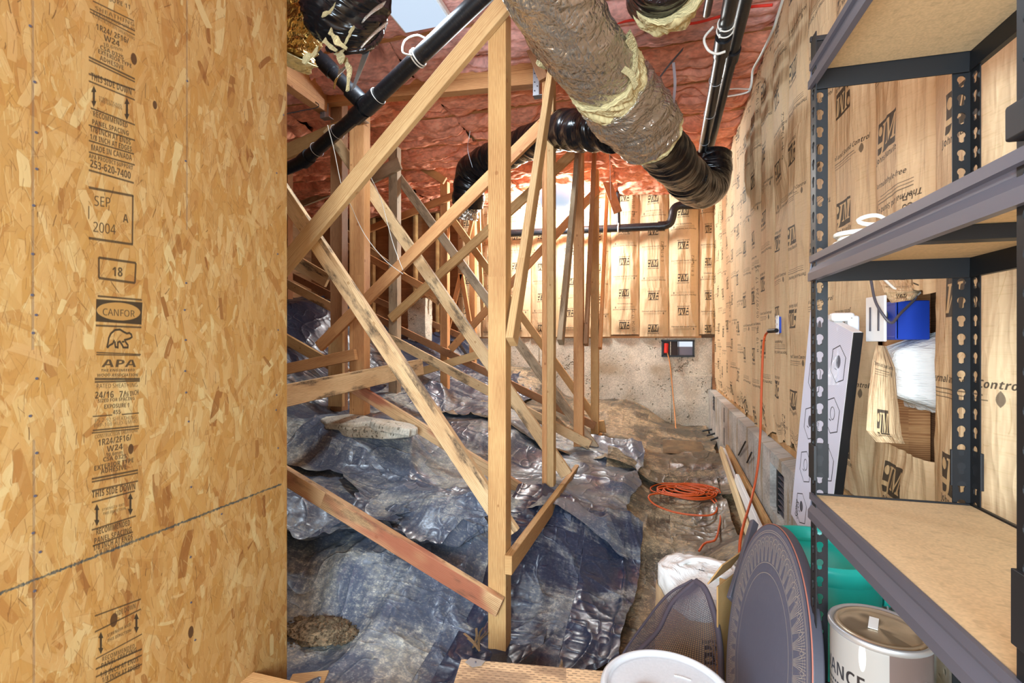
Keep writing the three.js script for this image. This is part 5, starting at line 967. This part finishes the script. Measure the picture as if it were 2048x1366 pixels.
// orange cords
{
  const v = atZ(1337, 693, 7.0), t = thing('extension_cord', 'thin orange cord hanging from the far vent to a tangle on the ground', 'cord');
  const G = (px, py, lift = 0.075) => { for (let Z = 1.6; Z < 7; Z += 0.02) { const p = atZ(px, py, Z); if (p.y - EYE < H(p.x, -p.z) + lift) return p; } return atZ(px, py, 7); };
  part('red_plug', pipe([at(1333, 687, 7.33), at(1332, 706, 7.31)], 0.028, { seg: 4, radial: 12 }), S({ color: 0xd02418, roughness: 0.5 }), t);
  const P = [at(1334, 703, 7.3), at(1340, 730, 7.28), at(1346, 790, 7.22), at(1350, 835, 7.1), at(1352, 860, 6.7), at(1358, 900, 5.9), at(1368, 945, 5.1), at(1378, 975, 4.6)];
  part('cord', pipe(P, 0.007, { seg: 80, radial: 8 }), S({ color: 0xe0955a, roughness: 0.5 }), t);
  const c = at(1366, 1000, 4.25); c.y = EYE + H(c.x, 4.25) + 0.075;
  for (const [sx, sz, r, sd, n] of [[0, 0, 0.19, 4, 4], [0.07, -0.04, 0.12, 9, 3], [-0.05, 0.05, 0.15, 14, 3]]) part('coil', loops(c.clone().add(V(sx, 0.004 * sd / 4, sz)), r, n, 0.95, 0.006, MOrange, 0.004, sd, 0.8), MOrange, t);
  const tail = [G(1345, 985, 0.09), G(1300, 990, 0.09), G(1305, 1006, 0.09), G(1340, 1022, 0.09), G(1385, 1030, 0.09), G(1425, 1029, 0.09), G(1432, 1010, 0.09), G(1400, 978, 0.1)];
  part('loose_loop', pipe(tail, 0.007, { seg: 50, radial: 8 }), MOrange, t);
  part('tail', pipe([G(1420, 985), G(1434, 1005), G(1441, 1030), G(1438, 1056), G(1430, 1080), G(1410, 1086), G(1398, 1102)], 0.007, { seg: 40, radial: 8 }), MOrange, t);
  const u = thing('power_cord', 'orange power cord plugged into the wall outlet and hanging down the right wall', 'cord');
  part('plug', pipe([atLat(1553, 661, 0.66), atLat(1538, 662, 0.64)], 0.013, { seg: 4, radial: 12 }), MBlackPlastic, u);
  part('cord', pipe([atLat(1538, 662, 0.64), atLat(1530, 672, 0.64), atLat(1526, 700, 0.62), atLat(1523, 780, 0.61), atLat(1521, 860, 0.6), atLat(1516, 930, 0.585), atLat(1505, 990, 0.54), atZ(1487, 1050, 2.5), atZ(1480, 1085, 2.42), atZ(1479, 1120, 2.36)], 0.007, { seg: 80, radial: 10 }), MOrange, u);
  const o = thing('wall_outlet', 'white outlet plate on a blue box in the right wall', 'outlet', atLat(1556, 650, 0.7));
  part('blue_box', bx(0.03, 0.1, 0.06, 0.012, 0, 0), S({ color: 0x1c46b8, roughness: 0.5 }), o); part('face_plate', bx(0.006, 0.115, 0.07, -0.008, 0, 0.02), MWhite, o); part('socket', bx(0.004, 0.03, 0.03, -0.012, -0.02, 0.02), MWhite, o); part('socket', bx(0.004, 0.03, 0.03, -0.012, 0.022, 0.02), MWhite, o);
  const w = thing('white_cable', 'white cable running up the edge of the right wall to the ceiling', 'cable');
  part('cable', pipe([atLat(1575, -30, 0.62), atLat(1556, 30, 0.62), atLat(1546, 60, 0.62), atLat(1522, 110, 0.62), atLat(1506, 140, 0.62), atLat(1502, 172, 0.62), atLat(1490, 186, 0.6), at(1430, 196, 4.6), at(1360, 208, 4.7)], 0.008, { seg: 90, radial: 8 }), MCable, w);
  part('cable', pipe([atLat(1498, 178, 0.62), at(1460, 178, 4.4), at(1400, 190, 4.6), at(1360, 204, 4.7)], 0.006, { seg: 40, radial: 8 }), MCable, w);
  const r = thing('red_tubing', 'thin bright red tubing strung across the pink ceiling', 'tubing');
  part('tube', pipe([at(1215, 50, 3.3), at(1290, 38, 3.25), at(1370, 48, 3.25), at(1430, 36, 3.2), at(1490, 16, 3.1), at(1545, 10, 3.05)], 0.008, { seg: 60, radial: 8 }), S({ color: 0xd83222, roughness: 0.4 }), r);
  for (const [label, pts] of [['thin white wire dangling in front of the wide reddish post', [[655, 250, 2.8], [668, 300, 2.85], [684, 374, 2.9], [702, 412, 3.0], [730, 470, 3.1], [770, 520, 3.2], [806, 548, 3.3]]], ['thin white wire drooping from the second orange brace', [[742, 355, 3.2], [762, 400, 3.3], [784, 480, 3.35], [798, 520, 3.35], [806, 540, 3.36]]], ['thin twine hanging from the ceiling before the far wall', [[1219, 285, 4.5], [1220, 330, 4.5], [1221, 380, 4.5], [1222, 400, 4.5]]]]) part('wire', pipe(pts.map(([x, y, z]) => atZ(x, y, z)), 0.0022, { seg: 50, radial: 6 }), MCable, thing('wire', label, 'wire'));
  part('wire', pipe([at(575, 145, 3.2), at(612, 190, 3.3), at(638, 212, 3.4), at(600, 222, 3.3), at(570, 228, 3.2)], 0.004, { seg: 40, radial: 6 }), MBlackPlastic, thing('wire', 'thin black wire looping under the beam at the upper left', 'wire'));
}
// torn wall bay by the shelf: blue box, switch plate, white wool, hanging paper
{
  const d = 1.878, BP = atZ(1797, 642, 1.62), blue = thing('electrical_box', 'blue electrical box with a tilted white two-slot plate and loose wires', 'electrical box', BP);
  const MB = S({ color: 0x1440b0, roughness: 0.45 });
  part('box_shell', mergeGeometries([bx(0.008, 0.12, 0.12, -0.03, 0, 0.01, 0.004), bx(0.09, 0.012, 0.11, 0.01, 0.055, 0.01), bx(0.09, 0.012, 0.11, 0.01, -0.055, 0.01), bx(0.09, 0.12, 0.01, 0.01, 0, 0.065), bx(0.09, 0.12, 0.01, 0.01, 0, -0.045)]), MB, blue);
  part('screw_post', new THREE.CylinderGeometry(0.012, 0.012, 0.03, 14).rotateZ(Math.PI / 2).translate(-0.036, 0.02, 0), S({ color: 0x6a6438, roughness: 0.6 }), blue);
  const pl = part('switch_plate', bx(0.008, 0.14, 0.1, 0, 0, 0, 0.003), MWhite, blue); pl.position.copy(atZ(1752, 638, 1.55).sub(BP)); pl.rotation.y = 0.15;
  for (const z of [-0.022, 0.022]) { const q = new THREE.Mesh(bx(0.003, 0.075, 0.007, -0.005, 0, z, 0.0005), MGreySteel); q.name = 'slot'; q.castShadow = true; pl.add(q); }
  const Lp = (px, py, z) => atZ(px, py, z).sub(BP);
  for (const [m, pts] of [[MGreySteel, [[1742, 560, 1.52], [1750, 600, 1.5], [1765, 628, 1.48], [1783, 646, 1.47], [1800, 628, 1.48], [1828, 600, 1.5], [1832, 590, 1.5]]], [MCable, [[1768, 558, 1.52], [1790, 578, 1.5], [1812, 590, 1.5], [1830, 588, 1.5]]], [MCable, [[1775, 555, 1.54], [1800, 582, 1.52], [1820, 598, 1.52], [1840, 585, 1.52]]]]) part('wire', pipe(pts.map((p) => Lp(...p)), 0.004, { seg: 40, radial: 8 }), m, blue);
  const wl = thing('wool_bulge', 'white fiberglass wool bulging out below the blue box', 'insulation', W(0.77, -0.1, d));
  part('wool', grid(40, 40, (s, t) => { const e = Math.min(s, 1 - s), ev = Math.min(t, 1 - t); return V(0.05 - 0.11 * sm(0, 0.3, e) * sm(0, 0.25, ev) - 0.03 * (fbm(s * 5, t * 5, 3, 4) - 0.5), (t - 0.5) * 0.25 - 0.015 * (fbm(s * 6, 1, 4, 3) - 0.5), (s - 0.5) * 0.3 - 0.04); }, null, false), MWhiteWool, wl);
  MWhiteWool.side = THREE.DoubleSide;
  const torn = (label, cols, seedN) => { // a hanging piece of paper from rows of pixel points
    const g = grid(24, 40, (s, t) => { const f = t * (cols.length - 1), i = Math.min(cols.length - 2, Math.floor(f)), k = f - i, A = cols[i], B = cols[i + 1];
      const x0 = lerp(A[0], B[0], k), y0 = lerp(A[1], B[1], k), x1 = lerp(A[2], B[2], k), y1 = lerp(A[3], B[3], k), z0 = lerp(A[4], B[4], k), z1 = lerp(A[5], B[5], k);
      return atZ(lerp(x0, x1, s), lerp(y0, y1, s), lerp(z0, z1, s) + 0.02 * (ridge(s * 2, t * 3, seedN, 3) - 0.4) + 0.03 * Math.sin(s * Math.PI) * -1); }, (s, t) => [s, 0.9 - t * 0.3]);
    return one('torn_paper', g, MK[0], label, 'paper'); };
  torn('sheet of torn kraft paper hanging down before the white wool', [[1752, 690, 1772, 692, 1.5, 1.5], [1745, 720, 1790, 735, 1.46, 1.46], [1738, 780, 1794, 790, 1.43, 1.43], [1732, 860, 1803, 870, 1.42, 1.42], [1752, 884, 1810, 888, 1.42, 1.44]], 5);
  torn('curl of torn kraft paper above the blue box', [[1758, 560, 1845, 560, 1.56, 1.56], [1768, 585, 1842, 582, 1.52, 1.5], [1782, 606, 1825, 600, 1.5, 1.48]], 8);
}
// white corrugated panel leaning by the wall, with foam and film
{
  const print = canvasTex(400, 1024, (g, w, h) => {
    g.scale(400 / 256, 1); w = 256;
    g.fillStyle = '#dcdcea'; g.fillRect(0, 0, w, h); g.globalAlpha = 0.35; g.fillStyle = '#b4b4cc'; for (let y = 0; y < h; y += 7) g.fillRect(0, y, w, 2); g.globalAlpha = 1;
    g.strokeStyle = '#22222a'; g.fillStyle = '#22222a'; g.lineWidth = 3;
    for (let k = 0; k < 5; k++) for (const [x, o] of [[70, 0], [200, 90]]) { const y = 60 + k * 215 + o; g.beginPath(); g.moveTo(x, y - 76); g.lineTo(x + 36, y - 44); g.lineTo(x + 36, y + 44); g.lineTo(x, y + 76); g.lineTo(x - 36, y + 44); g.lineTo(x - 36, y - 44); g.closePath(); g.stroke(); g.globalAlpha = 0.7; g.beginPath(); g.ellipse(x, y - 10, 12, 26, 0, 0, 7); k % 2 ? g.stroke() : g.fill(); g.fillRect(x - 16, y + 22, 12, 5); g.globalAlpha = 1; }
    g.save(); g.translate(130, 420); g.rotate(Math.PI / 2); for (let k = 0; k < 5; k++) for (let x = 0; x < 300; x += 9) g.fillRect(x, k * 7, 3 + ((x * 7 + k * 5) % 5), 3); g.restore();
    g.save(); g.translate(52, 1000); g.rotate(-Math.PI / 2); g.font = 'italic bold 30px sans-serif'; g.fillText('SUPER', 0, 0); g.restore();
  }, true, false);
  const top = atZ(1668, 640, 1.72), bot = atZ(1620, 1080, 1.95), L = top.distanceTo(bot), ex = V(0.1, 0, 0.995), ey = top.clone().sub(bot).normalize(), t = thing('corrugated_panel', 'white corrugated panel printed with hexagons leaning against the right wall', 'panel', top.clone().lerp(bot, 0.5));
  const ez = ex.clone().cross(ey).normalize(), exx = ey.clone().cross(ez); t.quaternion.copy(quatFrom(exx, ey, ez));
  const f = part('printed_face', new THREE.PlaneGeometry(0.34, L).translate(0, 0, 0.0132), S({ map: print, roughness: 0.55 }), t);
  part('core', bx(0.342, L + 0.002, 0.026, 0, 0, 0, 0.001), MWhite, t);
  part('dark_edge', bx(0.006, L, 0.027, 0.173, 0, -0.001, 0.001), MBlackPlastic, t);
  const fo = thing('foam_corner', 'white foam corner piece on top of the corrugated panel', 'foam', atZ(1704, 655, 1.68)); part('upright', bx(0.035, 0.1, 0.04, 0, -0.01, 0, 0.008), MWhite, fo); part('arm', bx(0.07, 0.03, 0.04, -0.03, 0.035, 0, 0.01), MWhite, fo);
  const film = PH({ color: 0xffffff, transmission: 0.85, roughness: 0.22, thickness: 0, side: THREE.DoubleSide });
  one('plastic_film', grid(20, 30, (s, q) => atZ(lerp(1672, 1700, s) - q * 14 + 8 * Math.sin(q * 5), lerp(655, 770, q), 1.66 + 0.02 * ridge(s * 3, q * 4, 2, 2))), film, 'crumpled clear plastic film hanging below the foam corner', 'plastic film');
}
// small ground details
{
  const rough = (r, sd, sx = 1, sy = 1, sz = 1, k = 0.5) => { const g = mergeVertices(new THREE.IcosahedronGeometry(r, 6).deleteAttribute('uv').deleteAttribute('normal')), p = g.attributes.position; for (let i = 0; i < p.count; i++) { const v = V().fromBufferAttribute(p, i), n = v.clone().normalize(), q = 1 - k / 2 + k * fbm(n.x * 2.2 + 5, n.y * 2.2 + 5, n.z * 2.2 + sd, 4) + k * 0.35 * ridge(n.x * 6 + 9, n.y * 6 + 9, sd, 2); p.setXYZ(i, v.x * q * sx, v.y * q * sy, v.z * q * sz); } g.computeVertexNormals(); const n = p.count, uv = new Float32Array(n * 2); for (let i = 0; i < n; i++) { uv[2 * i] = p.getX(i); uv[2 * i + 1] = p.getY(i) + p.getZ(i); } g.setAttribute('uv', new THREE.BufferAttribute(uv, 2)); return g; };
  const slab = (rx, ry, h, sd) => { const q = new THREE.Shape(); for (let i = 0; i < 40; i++) { const an = i / 40 * Math.PI * 2, k = 0.7 + 0.6 * fbm(Math.cos(an) * 2 + 9, Math.sin(an) * 2 + 9, sd, 4); i ? q.lineTo(Math.cos(an) * rx * k, Math.sin(an) * ry * k) : q.moveTo(rx * k, 0); } q.closePath(); const g = new THREE.ExtrudeGeometry(q, { depth: h, bevelEnabled: true, bevelSize: 0.012, bevelThickness: 0.012, bevelSegments: 2 }).rotateX(-Math.PI / 2); const n = g.attributes.position, uv = g.attributes.uv; for (let i = 0; i < n.count; i++) uv.setXY(i, n.getX(i) * 1.5, n.getZ(i) * 1.5 + n.getY(i)); return g; };
  const fc = W(-2.08, -0.69, 3.36), f = thing('concrete_footing', 'crumbling pale concrete footing poking out of the plastic', 'footing', fc);
  part('slab', slab(0.34, 0.2, 0.05, 3), MCon, f); const s2 = part('broken_slab', slab(0.2, 0.13, 0.03, 8), MCon, f); s2.position.set(-0.2, 0.06, 0.05); s2.rotation.x = 0.1; const s3 = part('broken_slab', slab(0.16, 0.1, 0.03, 12), MCon, f); s3.position.set(0.2, 0.05, 0.1); s3.rotation.z = -0.15;
  const b = one('concrete_block', (() => { const g = new THREE.BoxGeometry(0.28, 0.62, 0.22, 14, 30, 10), p = g.attributes.position; for (let i = 0; i < p.count; i++) { const v = V().fromBufferAttribute(p, i), k = 1 + 0.22 * (fbm(v.x * 12 + 9, v.y * 12 + 9, v.z * 12 + 9, 4) - 0.5); p.setXYZ(i, v.x * k, v.y, v.z * k); } const uv = g.attributes.uv; for (let i = 0; i < p.count; i++) uv.setXY(i, p.getX(i) + p.getZ(i), p.getY(i)); g.computeVertexNormals(); return g; })(), MCon, 'rough concrete stub among the back posts', 'concrete block'); b.position.copy(at(840, 640, 6.6));
  const pile = one('dirt_pile', (() => { const out = [rough(0.1, 3, 1.35, 0.22, 0.9, 1.0)]; for (let i = 0; i < 260; i++) { const a = rr(0, 7), r = Math.sqrt(rnd()) * 0.16, s = rnd() < 0.06 ? rr(0.012, 0.024) : rr(0.002, 0.007), g = new THREE.IcosahedronGeometry(s, 1), p = g.attributes.position; for (let k = 0; k < p.count; k++) { const h = 0.6 + 0.8 * hash(Math.round(p.getX(k) * 4e4), Math.round(p.getY(k) * 4e4), i); p.setXYZ(k, p.getX(k) * h, p.getY(k) * h * 0.8, p.getZ(k) * h); } g.computeVertexNormals(); out.push(g.translate(Math.cos(a) * r * 1.25, 0.035 * (1 - r / 0.16) + 0.004, Math.sin(a) * r * 0.85)); } return mergeGeometries(out.map((g) => g.index ? g.toNonIndexed() : g)); })(), MSoil, 'little heap of dry soil and crumbs at the lower left', 'dirt', null, 'stuff');
  const pp = atZ(640, 1305, 2.4); pile.position.copy(pp); pile.position.y = EYE + H(pp.x, -pp.z) + 0.085;
  const m = one('ground_mat', (() => { const g = grid(24, 24, (s, t) => V((s - 0.5) * 0.42, 0.012 * (fbm(s * 3, t * 3, 4, 3) - 0.5), (t - 0.5) * 0.72), null, true); return g; })(), S({ map: soilTex, color: 0xb0aaa0, roughness: 0.8, side: THREE.DoubleSide }), 'flat dusty square mat lying on the ground before the far wall', 'mat'); m.position.copy(W(0.24, H(0.24, 5.8) + 0.07, 5.75));
  for (let i = 0; i < 3; i++) { const c = at(1405 + i * 8, 862 + i * 9, 6.9 - i * 0.35), st = pipe([c, c.clone().add(V(0.22, 0.06 + 0.02 * i, 0.05))], 0.012, { seg: 2, radial: 8 }); one('rebar_stake', st, MBlackSteel, ['rusty black bar sticking out by the far right corner', 'second black bar just in front of the corner one', 'third black bar nearest along the right wall'][i], 'metal bar'); }
  const leafM = S({ color: 0x8a6a48, roughness: 0.9, side: THREE.DoubleSide });
  const lv = thing('dry_stalks', 'dry curled stalks at the foot of the nearest post', 'dry plant', W(-0.83, H(-0.83, 2.25) + 0.07, 2.22));
  for (let i = 0; i < 7; i++) { const a = rr(-0.9, 0.9), h = rr(0.06, 0.13); part('stalk', ribbon([V(rr(-0.03, 0.03), 0, rr(-0.02, 0.02)), V(a * 0.03, h * 0.6, 0.01), V(a * 0.08, h, 0.02)], 0.012, V(rr(-1, 1), 0, 1), 0.001), leafM, lv); }
}
renderer.render(scene, camera);
